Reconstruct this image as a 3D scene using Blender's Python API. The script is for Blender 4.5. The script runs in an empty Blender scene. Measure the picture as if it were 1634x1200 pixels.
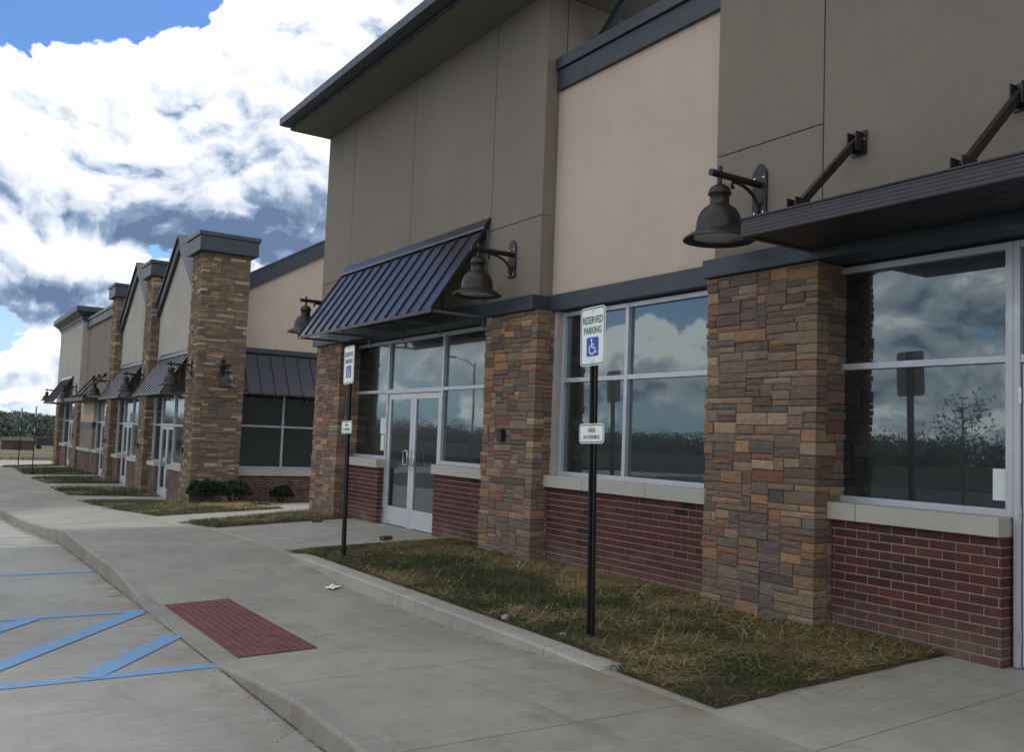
import bpy, bmesh, math, random
import numpy as np
from mathutils import Vector, Matrix, noise
random.seed(11); RNG = np.random.default_rng(5)
SC = bpy.context.scene; COL = SC.collection
R = math.radians

# ------------------------------------------------------------------ node helpers
class NT:
    def __init__(s, tree): s.t = tree; s.n = tree.nodes; s.l = tree.links
    def new(s, typ, **kw):
        nd = s.n.new(typ)
        for k, v in kw.items(): setattr(nd, k, v)
        return nd
    def put(s, sock, v):
        if v is None: return
        if isinstance(v, bpy.types.NodeSocket): s.l.new(v, sock)
        elif isinstance(v, (tuple, list)) and sock.type == 'RGBA' and len(v) == 3: sock.default_value = (*v, 1)
        else: sock.default_value = v
    def math(s, op, a, b=None, c=None, clamp=False):
        nd = s.new('ShaderNodeMath', operation=op, use_clamp=clamp)
        for i, v in enumerate((a, b, c)): s.put(nd.inputs[i], v)
        return nd.outputs[0]
    def vmath(s, op, a, b=None, scale=None):
        nd = s.new('ShaderNodeVectorMath', operation=op)
        s.put(nd.inputs[0], a); s.put(nd.inputs[1], b)
        if scale is not None: s.put(nd.inputs['Scale'], scale)
        return nd.outputs[0]
    def noise(s, vec, scale, detail=4, rough=.55, dist=0.0):
        nd = s.new('ShaderNodeTexNoise')
        s.put(nd.inputs['Vector'], vec); nd.inputs['Scale'].default_value = scale
        nd.inputs['Detail'].default_value = detail; nd.inputs['Roughness'].default_value = rough
        nd.inputs['Distortion'].default_value = dist
        return nd.outputs[0]
    def voro(s, vec, scale, feature='F1'):
        nd = s.new('ShaderNodeTexVoronoi', feature=feature)
        s.put(nd.inputs['Vector'], vec); nd.inputs['Scale'].default_value = scale
        if feature == 'SMOOTH_F1': nd.inputs['Smoothness'].default_value = .35
        return nd.outputs[0]
    def smooth(s, v, a, b, lo=0.0, hi=1.0):
        nd = s.new('ShaderNodeMapRange', interpolation_type='SMOOTHSTEP')
        s.put(nd.inputs['Value'], v); s.put(nd.inputs['From Min'], a); s.put(nd.inputs['From Max'], b)
        s.put(nd.inputs['To Min'], lo); s.put(nd.inputs['To Max'], hi)
        return nd.outputs[0]
    def mix(s, f, a, b, typ='MIX'):
        nd = s.new('ShaderNodeMix', data_type='RGBA', blend_type=typ)
        s.put(nd.inputs[0], f); s.put(nd.inputs[6], a); s.put(nd.inputs[7], b)
        return nd.outputs[2]
    def ramp(s, v, stops):
        nd = s.new('ShaderNodeValToRGB'); cr = nd.color_ramp
        while len(cr.elements) < len(stops): cr.elements.new(.5)
        for e, (p, c) in zip(cr.elements, stops): e.position = p; e.color = (*c, 1)
        s.put(nd.inputs[0], v); return nd.outputs[0]
    def map(s, vec, scale=(1, 1, 1), loc=(0, 0, 0)):
        nd = s.new('ShaderNodeMapping'); s.put(nd.inputs[0], vec)
        nd.inputs['Scale'].default_value = scale; nd.inputs['Location'].default_value = loc
        return nd.outputs[0]
    def sep(s, vec):
        nd = s.new('ShaderNodeSeparateXYZ'); s.put(nd.inputs[0], vec); return nd.outputs
    def comb(s, x, y, z):
        nd = s.new('ShaderNodeCombineXYZ')
        for i, v in enumerate((x, y, z)): s.put(nd.inputs[i], v)
        return nd.outputs[0]

def mat(name, fn):
    m = bpy.data.materials.new(name); m.use_nodes = True
    t = NT(m.node_tree); b = m.node_tree.nodes['Principled BSDF']
    fn(t, b); return m
def objco(t): return t.new('ShaderNodeTexCoord').outputs['Object']
def bump(t, b, h, strength=.3, dist=.01):
    nd = t.new('ShaderNodeBump'); nd.inputs['Strength'].default_value = strength
    nd.inputs['Distance'].default_value = dist; t.put(nd.inputs['Height'], h)
    t.put(b.inputs['Normal'], nd.outputs[0])
def plain(name, col, rough=.5, metal=0.0, var=.12, scale=6, spec=None, bmp=0):
    def f(t, b):
        co = objco(t); n = t.noise(co, scale, 6, .6)
        dk = tuple(c * (1 - var) for c in col); lt = tuple(min(1, c * (1 + var)) for c in col)
        t.put(b.inputs['Base Color'], t.ramp(n, [(.3, dk), (.7, lt)]))
        t.put(b.inputs['Roughness'], t.smooth(t.noise(co, scale * 3, 3), .3, .7, max(0, rough - .08), min(1, rough + .08)))
        b.inputs['Metallic'].default_value = metal
        if spec is not None: b.inputs['Specular IOR Level'].default_value = spec
        if bmp: bump(t, b, t.noise(co, scale * 8, 4), bmp, .004)
    return mat(name, f)

def f_concrete(base, joint=0.0, dirt=None, rough=.85, crack=False):
    def f(t, b):
        co = objco(t); big = t.noise(co, .55, 5, .6, .4); mid = t.noise(co, 3.2, 6, .65); fine = t.noise(co, 70, 4, .7)
        st = t.noise(t.map(co, (1.3, .35, 1)), 2.2, 7, .68, .8)
        c = t.mix(t.smooth(big, .3, .7), tuple(x * .80 for x in base), tuple(x * 1.14 for x in base))
        c = t.mix(t.math('MULTIPLY', t.smooth(mid, .45, .7), .5), c, tuple(x * .72 for x in base))
        c = t.mix(t.math('MULTIPLY', t.smooth(t.noise(t.map(co, (.7, 4, 1)), 5, 6, .7, .5), .48, .70), .5), c, tuple(x * 1.3 for x in base))
        c = t.mix(t.math('MULTIPLY', t.smooth(fine, .35, .7), .22), c, tuple(x * 1.25 for x in base))
        c = t.mix(t.math('MULTIPLY', t.smooth(st, .55, .69), .42), c, (base[0] * .55, base[1] * .53, base[2] * .48))
        sp = t.voro(co, 9); c = t.mix(t.math('MULTIPLY', t.smooth(sp, .07, .03), t.smooth(t.noise(co, 1.1, 2), .5, .6)), c, (.06, .055, .05))
        if dirt:
            x = t.sep(co); d = t.smooth(t.math('ABSOLUTE', t.math('SUBTRACT', x[0], dirt[0])), dirt[1], 0.0)
            d = t.math('MULTIPLY', d, t.smooth(t.noise(co, 2.6, 6, .7), .38, .66))
            c = t.mix(t.math('MULTIPLY', d, .75), c, (.23, .185, .125))
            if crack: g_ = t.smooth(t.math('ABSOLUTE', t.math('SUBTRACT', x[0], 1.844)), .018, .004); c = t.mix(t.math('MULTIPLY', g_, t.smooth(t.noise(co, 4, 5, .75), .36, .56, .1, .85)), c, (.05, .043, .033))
        h = t.math('ADD', fine, t.math('MULTIPLY', mid, .8))
        if joint:
            y = t.sep(co)[1]; m_ = t.math('PINGPONG', t.math('ADD', y, .62), joint / 2)
            j = t.smooth(m_, .009, .003); c = t.mix(t.math('MULTIPLY', j, .55), c, (.09, .085, .075))
            h = t.math('SUBTRACT', h, t.math('MULTIPLY', j, 2.5))
        t.put(b.inputs['Base Color'], c); b.inputs['Roughness'].default_value = rough
        b.inputs['Specular IOR Level'].default_value = .3
        bump(t, b, h, .35, .004)
    return f
def f_stucco(base):
    def f(t, b):
        co = objco(t); big = t.noise(co, .8, 5, .6, .3); fine = t.noise(co, 160, 3, .6); mid = t.noise(co, 14, 5, .6)
        stk = t.noise(t.map(co, (3, 3, .25)), 1.4, 5, .6)
        c = t.mix(t.smooth(big, .3, .7), tuple(x * .93 for x in base), tuple(x * 1.06 for x in base))
        c = t.mix(t.math('MULTIPLY', t.smooth(stk, .5, .75), .26), c, tuple(x * .8 for x in base))
        c = t.mix(t.math('MULTIPLY', t.smooth(mid, .45, .7), .2), c, tuple(x * 1.15 for x in base))
        t.put(b.inputs['Base Color'], c); b.inputs['Roughness'].default_value = .9
        b.inputs['Specular IOR Level'].default_value = .2
        bump(t, b, t.math('ADD', fine, t.math('MULTIPLY', mid, .6)), .6, .005)
    return f
def f_attr(strata=True, rough=.85, dust=True, grain=38):
    def f(t, b):
        a = t.new('ShaderNodeAttribute', attribute_name='Col').outputs['Color']
        co = objco(t); n = t.noise(co, 13, 8, .68, .7); n2 = t.noise(co, 5.5, 5, .6, .5); l = t.noise(t.map(co, (9, 9, 60)), 1.0, 6, .65, 1.2); g = t.noise(co, grain * 4, 4, .7)
        c = t.mix(t.smooth(n, .3, .7, 0, .5), a, t.mix(1.0, a, (.55, .55, .58), 'MULTIPLY'))
        c = t.mix(t.smooth(l, .52, .72, 0, .45 if strata else .15), c, t.mix(1.0, a, (1.6, 1.45, 1.25), 'MULTIPLY'))
        if strata:
            c = t.mix(t.smooth(n2, .5, .75, 0, .4), c, (.21, .19, .16)); c = t.mix(t.smooth(n2, .46, .25, 0, .45), c, t.mix(1.0, c, (1.16, 1.03, .9), 'MULTIPLY'))
        c = t.mix(t.smooth(g, .45, .7, 0, .35), c, t.mix(1.0, a, (.6, .6, .6), 'MULTIPLY'))
        if dust:   # splashed mud along the foot of the wall
            z = t.sep(t.new('ShaderNodeNewGeometry').outputs['Position'])[2]
            d = t.math('MULTIPLY', t.smooth(z, .62, .12), t.smooth(t.noise(co, 3.5, 5, .65), .3, .72))
            c = t.mix(t.math('MULTIPLY', d, .55), c, (.2, .175, .125))
        t.put(b.inputs['Base Color'], c); b.inputs['Roughness'].default_value = rough
        b.inputs['Specular IOR Level'].default_value = .25
        h = t.math('ADD', t.math('MULTIPLY', n, .8), t.math('ADD', t.math('MULTIPLY', l, 1.2 if strata else .2), t.math('MULTIPLY', g, .35)))
        bump(t, b, h, 1.0 if strata else .6, .02 if strata else .005)
    return f
def f_glass(t, b):
    # coated shop glazing: dark inside, strong mirror image of the sky and the lot
    co = objco(t); w = t.noise(co, 1.6, 2, .4)
    gl = t.new('ShaderNodeBsdfGlossy'); gl.inputs['Color'].default_value = (.46, .575, .60, 1); gl.inputs['Roughness'].default_value = .012
    bn = t.new('ShaderNodeBump'); bn.inputs['Strength'].default_value = .03; bn.inputs['Distance'].default_value = .012
    t.put(bn.inputs['Height'], w); t.l.new(bn.outputs[0], gl.inputs['Normal'])
    b.inputs['Base Color'].default_value = (.012, .016, .017, 1); b.inputs['Roughness'].default_value = .2
    lw = t.new('ShaderNodeLayerWeight'); lw.inputs['Blend'].default_value = .35
    fac = t.math('ADD', t.math('MULTIPLY', lw.outputs['Fresnel'], .75), .20, clamp=True)
    ms = t.new('ShaderNodeMixShader'); t.put(ms.inputs[0], fac)
    t.l.new(b.outputs[0], ms.inputs[1]); t.l.new(gl.outputs[0], ms.inputs[2])
    t.l.new(ms.outputs[0], t.n['Material Output'].inputs['Surface'])
def f_bronze(t, b):
    co = objco(t); n = t.noise(co, 9, 5, .6)
    t.put(b.inputs['Base Color'], t.ramp(n, [(.3, (.018, .013, .012)), (.75, (.030, .023, .021))]))
    t.put(b.inputs['Roughness'], t.smooth(n, .3, .7, .34, .5)); b.inputs['Metallic'].default_value = .25
    bump(t, b, t.noise(co, 60, 3), .08, .003)
def f_awning(t, b):
    co = objco(t); n = t.noise(co, 5, 4, .6)
    t.put(b.inputs['Base Color'], t.ramp(n, [(.3, (.018, .014, .016)), (.7, (.026, .020, .021))]))
    t.put(b.inputs['Roughness'], t.smooth(n, .3, .7, .4, .5)); b.inputs['Specular IOR Level'].default_value = .3; b.inputs['Coat Weight'].default_value = .65
    b.inputs['Coat Roughness'].default_value = .22; b.inputs['Metallic'].default_value = .15
    bump(t, b, t.noise(co, 3, 2), .1, .01)
def f_soil(t, b):
    co = objco(t); a = t.noise(co, 2.3, 6, .65, .6); n = t.noise(co, 40, 5, .7)
    c = t.ramp(a, [(.32, (.042, .042, .018)), (.48, (.10, .076, .042)), (.66, (.18, .134, .068))])
    c = t.mix(t.smooth(n, .4, .7, 0, .6), c, t.mix(1.0, c, (.45, .43, .4), 'MULTIPLY'))
    t.put(b.inputs['Base Color'], c); b.inputs['Roughness'].default_value = .95; b.inputs['Specular IOR Level'].default_value = .15
    bump(t, b, t.math('ADD', n, t.noise(co, 9, 4)), 1.0, .03)
def f_blade(t, b):
    a = t.new('ShaderNodeAttribute', attribute_name='Col').outputs['Color']
    t.put(b.inputs['Base Color'], a); b.inputs['Roughness'].default_value = .6; b.inputs['Specular IOR Level'].default_value = .25
def f_ground(t, b):
    co = objco(t); a = t.noise(t.map(co, (.2, 1, 1)), .035, 6, .6, .5); n = t.noise(co, .9, 6, .7); m2 = t.noise(co, .012, 3, .5)
    c = t.ramp(a, [(.34, (.05, .06, .024)), (.48, (.115, .105, .06)), (.60, (.21, .185, .125)), (.72, (.10, .095, .05))])
    c = t.mix(t.smooth(n, .35, .7, 0, .5), c, t.mix(1.0, c, (.6, .6, .55), 'MULTIPLY'))
    t.put(b.inputs['Base Color'], c); b.inputs['Roughness'].default_value = .95; b.inputs['Specular IOR Level'].default_value = .1
def f_hatch_paint(base):
    def f(t, b):
        co = objco(t); n = t.noise(co, 30, 5, .7); w = t.noise(co, 3, 5, .65)
        c = t.mix(t.smooth(w, .35, .7, 0, .35), base, tuple(x * .7 for x in base))
        worn = t.math('ADD', t.math('MULTIPLY', t.smooth(n, .50, .64), t.smooth(w, .35, .6)), .12)
        c = t.mix(worn, c, (.3, .3, .28)); t.put(b.inputs['Base Color'], c); b.inputs['Roughness'].default_value = .65
        bump(t, b, n, .2, .003)
    return f
M = dict(
    walk=mat('sidewalk_concrete', f_concrete((.288, .280, .234), joint=1.52, dirt=(3.80, .38))),
    path=mat('path_concrete', f_concrete((.315, .305, .258), joint=1.83)),
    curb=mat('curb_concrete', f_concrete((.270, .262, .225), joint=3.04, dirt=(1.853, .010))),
    kerb2=mat('lawn_kerb_concrete', f_concrete((.345, .335, .292), joint=2.0)),
    lot=mat('lot_concrete', f_concrete((.312, .305, .272), dirt=(1.80, .42), crack=True)),
    taupe=mat('taupe_stucco', f_stucco((.217, .191, .153))),
    pink=mat('pink_stucco', f_stucco((.53, .432, .345))),
    cream=mat('cream_stucco', f_stucco((.40, .37, .325))),
    slate=plain('slate_painted_trim', (.035, .048, .059), .5, .1, .1, 4),
    slate2=plain('slate_metal_coping', (.050, .058, .070), .45, .3, .1, 4),
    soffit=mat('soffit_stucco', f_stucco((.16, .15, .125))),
    stone=mat('ledge_stone', f_attr()),
    brick=mat('red_brick', f_attr(False, .88)),
    mortar=plain('mortar', (.15, .13, .105), .95, 0, .15, 30, .1, .5),
    bmortar=plain('brick_mortar', (.33, .262, .22), .95, 0, .15, 30, .1, .4),
    sill=mat('cast_stone_sill', f_stucco((.43, .41, .365))),
    alu=plain('aluminium_frame', (.50, .52, .56), .38, .45, .06, 3),
    kick=plain('aluminium_panel', (.56, .58, .61), .35, .3, .05, 3),
    steel=plain('brushed_steel', (.55, .55, .55), .28, .9, .08, 12),
    glass=mat('shop_glazing', f_glass),
    bronze=mat('bronze_lamp', f_bronze), awn=mat('bronze_standing_seam', f_awning),
    dark=plain('dark_metal', (.02, .02, .021), .5, .2, .15, 6),
    lens=plain('frosted_lens', (.40, .44, .44), .3, 0, .01, 2),
    screw=plain('zinc_screw', (.75, .75, .75), .35, .6, .05, 10),
    post=plain('black_post_paint', (.010, .011, .014), .38, .1, .3, 8),
    white=plain('sign_white', (.80, .82, .80), .4, 0, .03, 10),
    green=plain('sign_green', (.016, .19, .10), .4, 0, .06, 10),
    ink=plain('sign_ink', (.015, .10, .065), .4, 0, .06, 10),
    signblue=plain('sign_blue', (.018, .055, .36), .4, 0, .05, 10),
    paper=plain('paper', (.68, .74, .70), .7, 0, .06, 20),
    bluepaint=mat('blue_road_paint', f_hatch_paint((.095, .285, .55))),
    whitepaint=mat('white_road_paint', f_hatch_paint((.82, .82, .80))),
    tact=plain('tactile_red', (.155, .058, .053), .75, 0, .28, 5, .3, .3),
    soil=mat('lawn_soil', f_soil), blade=mat('grass_blade', f_blade),
    mulch=plain('dark_mulch', (.028, .021, .016), .95, 0, .5, 25, .1, 1.0),
    ground=mat('far_ground', f_ground),
    bark=plain('bark', (.085, .065, .05), .9, 0, .3, 10, .1, .6),
    redcab=plain('orange_truck_paint', (.55, .12, .05), .4, 0, .1, 3),
    brown=plain('brown_shed_boards', (.06, .048, .038), .85, 0, .2, 3),
    tyre=plain('tyre_rubber', (.015, .015, .015), .8, 0, .1, 10),
    rawbrick=plain('broken_brick', (.13, .06, .042), .9, 0, .25, 25, .2, .6),
    pebble=plain('pebble_stone', (.30, .27, .22), .9, 0, .2, 20, .2, .5),
    tubing=plain('grey_tube_frame', (.13, .13, .135), .5, .2, .1, 5), fascia=plain('canopy_fascia_metal', (.044, .043, .047), .5, .2, .1, 5),
    asphalt=plain('lot_asphalt', (.05, .05, .051), .9, 0, .2, 3, .25, .4),
    field=plain('reflection_dark_grass', (.026, .032, .016), .95, 0, .35, .4, .1),
    seam=plain('dark_seam_metal', (.016, .013, .013), .6, .1, .1, 5),
    grit=plain('gutter_grit', (.12, .10, .078), .95, 0, .45, 14, .1),
    void=plain('plain_back_wall', (.12, .112, .095), .9, 0, .1, 2),
    roofing=plain('white_bounce_roofing', (.62, .62, .60), .9, 0, .1, 2),
)

# ------------------------------------------------------------------ mesh helpers
class MB:
    def __init__(s): s.v = []; s.f = []; s.c = []; s.cur = None; s.sm = False
    def add(s, vs, fs, col=None):
        o = len(s.v); s.v += [tuple(v) for v in vs]; s.f += [tuple(i + o for i in f) for f in fs]
        c = col or (1, 1, 1); s.c += [c] * len(vs); return s
    def box(s, x0, x1, y0, y1, z0, z1):
        if x0 > x1: x0, x1 = x1, x0
        if y0 > y1: y0, y1 = y1, y0
        if z0 > z1: z0, z1 = z1, z0
        v = [(x, y, z) for z in (z0, z1) for y in (y0, y1) for x in (x0, x1)]
        return s.add(v, [(0, 2, 3, 1), (4, 5, 7, 6), (0, 1, 5, 4), (2, 6, 7, 3), (0, 4, 6, 2), (1, 3, 7, 5)])
    def prism(s, poly, axis, a0, a1):
        """poly in the two other axes (in x,y,z order), extruded along axis"""
        def P(p, a): q = list(p); q.insert(axis, a); return tuple(q)
        n = len(poly); v = [P(p, a0) for p in poly] + [P(p, a1) for p in poly]
        f = [tuple(range(n)), tuple(range(2 * n - 1, n - 1, -1))] + [(i, i + n, (i + 1) % n + n, (i + 1) % n) for i in range(n)]
        return s.add(v, f)
    def tube(s, pts, r, n=10, cap=True):
        pts = [Vector(p) for p in pts]; rs = r if isinstance(r, (list, tuple)) else [r] * len(pts)
        rings = []; up = Vector((0, 0, 1)); prev = None
        for i, p in enumerate(pts):
            d = (pts[min(i + 1, len(pts) - 1)] - pts[max(i - 1, 0)]).normalized()
            if prev is None:
                a = d.cross(up) if abs(d.dot(up)) < .95 else d.cross(Vector((1, 0, 0)))
            else: a = prev - d * prev.dot(d)
            a.normalize(); prev = a; b = d.cross(a)
            rings.append([p + (a * math.cos(2 * math.pi * k / n) + b * math.sin(2 * math.pi * k / n)) * rs[i] for k in range(n)])
        v = [q for r_ in rings for q in r_]
        f = [(i * n + k, i * n + (k + 1) % n, (i + 1) * n + (k + 1) % n, (i + 1) * n + k) for i in range(len(pts) - 1) for k in range(n)]
        if cap: f += [tuple(range(n - 1, -1, -1)), tuple(range((len(pts) - 1) * n, len(pts) * n))]
        return s.add(v, f)
    def bar(s, a, b, w, h):
        """rectangular bar from a to b: w sideways (level), h across"""
        a = Vector(a); b = Vector(b); d = (b - a).normalized(); up = Vector((0, 0, 1))
        sd = d.cross(up) if abs(d.dot(up)) < .98 else Vector((0, 1, 0))
        sd.normalize(); u2 = sd.cross(d)
        v = [p + sd * (i * w / 2) + u2 * (j * h / 2) for p in (a, b) for (i, j) in ((-1, -1), (1, -1), (1, 1), (-1, 1))]
        return s.add(v, [(3, 2, 1, 0), (4, 5, 6, 7)] + [(k, (k + 1) % 4, (k + 1) % 4 + 4, k + 4) for k in range(4)])
    def lathe(s, prof, cx, cy, n=40, cap0=False, cap1=False):
        v = [(cx + r * math.cos(2 * math.pi * k / n), cy + r * math.sin(2 * math.pi * k / n), z) for r, z in prof for k in range(n)]
        f = [(i * n + k, i * n + (k + 1) % n, (i + 1) * n + (k + 1) % n, (i + 1) * n + k) for i in range(len(prof) - 1) for k in range(n)]
        if cap0: f.append(tuple(range(n - 1, -1, -1)))
        if cap1: f.append(tuple(range((len(prof) - 1) * n, len(prof) * n)))
        return s.add(v, f)
    def build(s, name, m, parent=None, smooth=False, bev=0.0, col=False, autosm=None):
        off = ORG.get(parent.name, Vector()) if parent else Vector()
        me = bpy.data.meshes.new(name)
        me.from_pydata([(v[0] - off.x, v[1] - off.y, v[2] - off.z) for v in s.v], [], s.f)
        if col:
            ca = me.color_attributes.new('Col', 'FLOAT_COLOR', 'POINT')
            arr = np.ones((len(s.v), 4), np.float32); arr[:, :3] = np.array(s.c, np.float32); ca.data.foreach_set('color', arr.ravel())
        me.validate(); me.materials.append(m)
        bm = bmesh.new(); bm.from_mesh(me); bmesh.ops.recalc_face_normals(bm, faces=bm.faces[:]); bm.to_mesh(me); bm.free()
        if smooth: me.shade_smooth()
        o = bpy.data.objects.new(name, me); COL.objects.link(o)
        if parent: o.parent = parent; ORG[o.name] = off
        if bev:
            md = o.modifiers.new('Bevel', 'BEVEL'); md.width = bev; md.segments = 2; md.limit_method = 'ANGLE'; md.angle_limit = R(40)
        return o
ORG = {}
def tag(o, label=None, cat=None, group=None, kind=None):
    if label: o['label'] = label
    if cat: o['category'] = cat
    if group: o['group'] = group
    if kind: o['kind'] = kind
    return o
def thing(name, label, cat, loc, rz=0, group=None):
    o = bpy.data.objects.new(name, None); COL.objects.link(o); o.location = loc; o.rotation_euler.z = rz
    o.empty_display_size = .2
    ORG[o.name] = Vector(loc) if loc else Vector(); return tag(o, label, cat, group)
def kids(o): return [c for c in o.children]
def copy_tree(o, parent=None):
    c = o.copy(); COL.objects.link(c); c.parent = parent
    for ch in kids(o): copy_tree(ch, c)
    return c
def proto(name):
    """an Empty at the world origin to build a thing's parts around; moved afterwards"""
    o = bpy.data.objects.new(name, None); COL.objects.link(o); o.empty_display_size = .2; ORG[o.name] = Vector(); return o

# ------------------------------------------------------------------ ground heights
def tab(t):
    xs = [a for a, b in t]; ys = [b for a, b in t]
    return lambda y: float(np.interp(y, xs, ys))
LOT = tab([(-40, .05), (3, -.01), (4.5, -.022), (6.5, -.05), (9, -.09), (11.7, -.125), (14.4, -.166), (16.6, -.285), (19.4, -.46), (24.5, -.68), (40, -.80), (50, -.88), (55, -.97), (60, -1.03)])
TOP = tab([(-40, .11), (4.9, .103), (5.7, .037), (6.45, -.043), (8.95, -.078), (9.55, -.006), (10.5, .062), (12.4, .030), (14.6, .035), (16.7, -.135), (19.4, -.30), (24.5, -.52), (40, -.62), (48, -.70), (55, -.94), (60, -1.0)])
INN = tab([(-40, .10), (4.9, .098), (5.7, .05), (6.6, .0), (8.9, -.012), (10.0, .06), (10.8, .1), (14.2, .05), (16.4, -.08), (17.8, -.1), (23, -.37), (26.5, -.48), (32.5, -.53), (38.8, -.57), (46.5, -.58), (50, -.71), (55, -.93), (60, -1.0)])
BAS = tab([(-40, .2), (10, .185), (15.7, .165), (24.4, -.41), (28, -.55), (49, -.53), (55, -.82), (60, -1.0)])
XC = tab([(-40, 1.85), (15, 1.85), (25, 1.75), (60, 1.72)])
XE = tab([(-40, 3.85), (12, 3.85), (22, 3.6), (60, 3.6)])
def zfront(x, y):
    a = INN(y) if y > 11.1 or y < 3.6 else .1
    t_ = (x - XE(y)) / (6.2 - XE(y)); return a + (BAS(y) - a) * min(max(t_, 0), 1)
def zwalk(x, y):
    t_ = (x - XC(y)) / (XE(y) - XC(y)); t_ = min(max(t_, 0), 1); return TOP(y) + (INN(y) - TOP(y)) * t_
def zterr(x, y):
    base = float(np.interp(y, [-900, 24, 60, 75, 140, 250, 420, 760, 1200], [-.5, -.9, -1.15, -1.5, -2.6, -6, -4.5, 0, 0]))
    if x < -45: base = float(np.interp(-x, [45, 120, 900], [0, -.1, -.1])) + base * max(0, 1 - (-x - 45) / 60) - .3
    hill = 9.0 * math.exp(-((x + 30) / 60.) ** 2) * float(np.interp(y, [300, 700, 760, 1200], [0, 1, 1, .6]))
    return base - .04 + hill
def ys(a, b, st): 
    n = max(1, int(round((b - a) / st))); return [a + (b - a) * i / n for i in range(n + 1)]
def sheet(name, m, yy, xf, zf, nx=6, kind='structure', dz=0.0, edge=0.0):
    mb = MB(); v = []; f = []
    for y in yy:
        x0, x1 = xf(y)
        for k in range(nx + 1):
            x = x0 + (x1 - x0) * k / nx; v.append((x, y, zf(x, y) + dz))
    w = nx + 1
    for j in range(len(yy) - 1):
        for k in range(nx): f.append((j * w + k, j * w + k + 1, (j + 1) * w + k + 1, (j + 1) * w + k))
    mb.add(v, f); o = mb.build(name, m, smooth=True); return tag(o, kind=kind)

YG = ys(-14, 4.5, .9)[:-1] + ys(4.5, 12, .15)[:-1] + ys(12, 28, .4)[:-1] + ys(28, 55, 1.2)
sheet('parking_lot', M['lot'], YG, lambda y: (-6.5, XC(y) + .02), lambda x, y: LOT(y), 12)
sheet('asphalt', M['asphalt'], YG, lambda y: (-46, -6.5), lambda x, y: LOT(y), 10)
sheet('sidewalk', M['walk'], YG, lambda y: (XC(y) + .15, XE(y) + .02), zwalk, 8)
# kerb: a solid strip with a rounded nose along the lot
mb = MB(); v = []; f = []
for y in YG:
    x = XC(y); zt = zwalk(x, y); zb = LOT(y) - .1; h = max(.012, zt - LOT(y))
    r_ = min(.02, h * .5); z2 = zwalk(x + .15, y)
    v += [(x, y, zb), (x + .004, y, zt - r_), (x + .010, y, zt - r_ * .3), (x + r_ + .006, y, zt + .001), (x + .15, y, z2 + .001), (x + .15, y, zb)]
for j in range(len(YG) - 1):
    for k in range(5): f.append((j * 6 + k, j * 6 + k + 1, (j + 1) * 6 + k + 1, (j + 1) * 6 + k))
mb.add(v, f); tag(mb.build('kerb', M['curb'], smooth=False), kind='structure')
sheet('path', M['path'], [y for y in YG if y < 3.6] + [3.7, 3.9] + [y for y in YG if y > 4.1], lambda y: (XE(y), 6.36 if not 15.86 < y < 25.05 else 16.), lambda x, y: zfront(x, y), 10, dz=-.002)
# raised kerb that holds the lawn back beside the ramp
mb = MB(); v = []; f = []; yb = ys(4.75, 10.75, .1)
for y in yb:
    w_ = min(1, (y - 4.75) / .5, (10.75 - y) / .4); zt = .104 + .02 * w_
    v += [(3.85, y, -.12), (3.852, y, zt - .018), (3.858, y, zt - .006), (3.87, y, zt), (4.04, y, zt + .004), (4.04, y, -.12)]
for j in range(len(yb) - 1):
    for k in range(5): f.append((j * 6 + k, j * 6 + k + 1, (j + 1) * 6 + k + 1, (j + 1) * 6 + k))
f += [tuple(range(6)), tuple(range(len(v) - 1, len(v) - 7, -1))]
mb.add(v, f); tag(mb.build('lawn_kerb', M['kerb2']), kind='structure')
sheet('field', M['field'], ys(-80, 340, 20), lambda y: (-140, -45.9), lambda x, y: max(zterr(x, y), LOT(min(y, 60)) - .02) + .03, 6)  # dark sheet out of view, added to darken reflections in the shop glass
# far concrete drive
sheet('drive', M['path'], ys(55.05, 70, 3), lambda y: (-60, 60), lambda x, y: float(np.interp(y, [55, 70], [-.96, -1.12])), 4)
# terrain
gx = [-900, -500, -300, -200, -150, -120, -90, -70, -60, -52, -45] + ys(-40, 110, 10) + [130, 160, 200, 300, 500, 900]
gy = [-900, -400, -200, -100, -50, -20, 0, 10, 16, 24, 40, 60, 66, 75, 85, 100, 120, 140, 170, 200, 250, 300, 360, 420, 500, 600, 700, 760, 900, 1200, 2500]
mb = MB(); mb.add([(x, y, zterr(x, y)) for y in gy for x in gx], [(j * len(gx) + k, j * len(gx) + k + 1, (j + 1) * len(gx) + k + 1, (j + 1) * len(gx) + k) for j in range(len(gy) - 1) for k in range(len(gx) - 1)])
tag(mb.build('ground', M['ground'], smooth=True), kind='structure')

# painted markings
def strip(mb, a, b, w, dz=.004):
    a = Vector((*a, 0)); b = Vector((*b, 0)); d = (b - a); L = d.length; d.normalize(); s_ = Vector((-d.y, d.x, 0)) * w / 2
    n = max(1, int(L / .25)); v = []
    for i in range(n + 1):
        p = a + d * (L * i / n)
        for q in (p - s_, p + s_): v.append((q.x, q.y, LOT(q.y) + dz))
    mb.add(v, [(2 * i, 2 * i + 1, 2 * i + 3, 2 * i + 2) for i in range(n)])
mb = MB()
strip(mb, (-4.2, 6.47), (1.84, 6.47), .125); strip(mb, (-4.2, 8.80), (1.84, 8.80), .115); strip(mb, (-4.2, 11.55), (1.83, 11.55), .13)
for k in range(-3, 5):
    y1 = 8.80 - 1.22 * k; x1 = 1.82; sl = 1.40
    a = [x1, y1]; 
    if y1 > 8.74: a = [x1 - (y1 - 8.74) / sl, 8.74]
    if y1 < 6.53: continue
    strip(mb, (a[0] - (a[1] - 6.47) / sl, 6.47), a, .165, .0065)
tag(mb.build('blue_markings', M['bluepaint']), kind='structure')
mb = MB()
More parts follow.
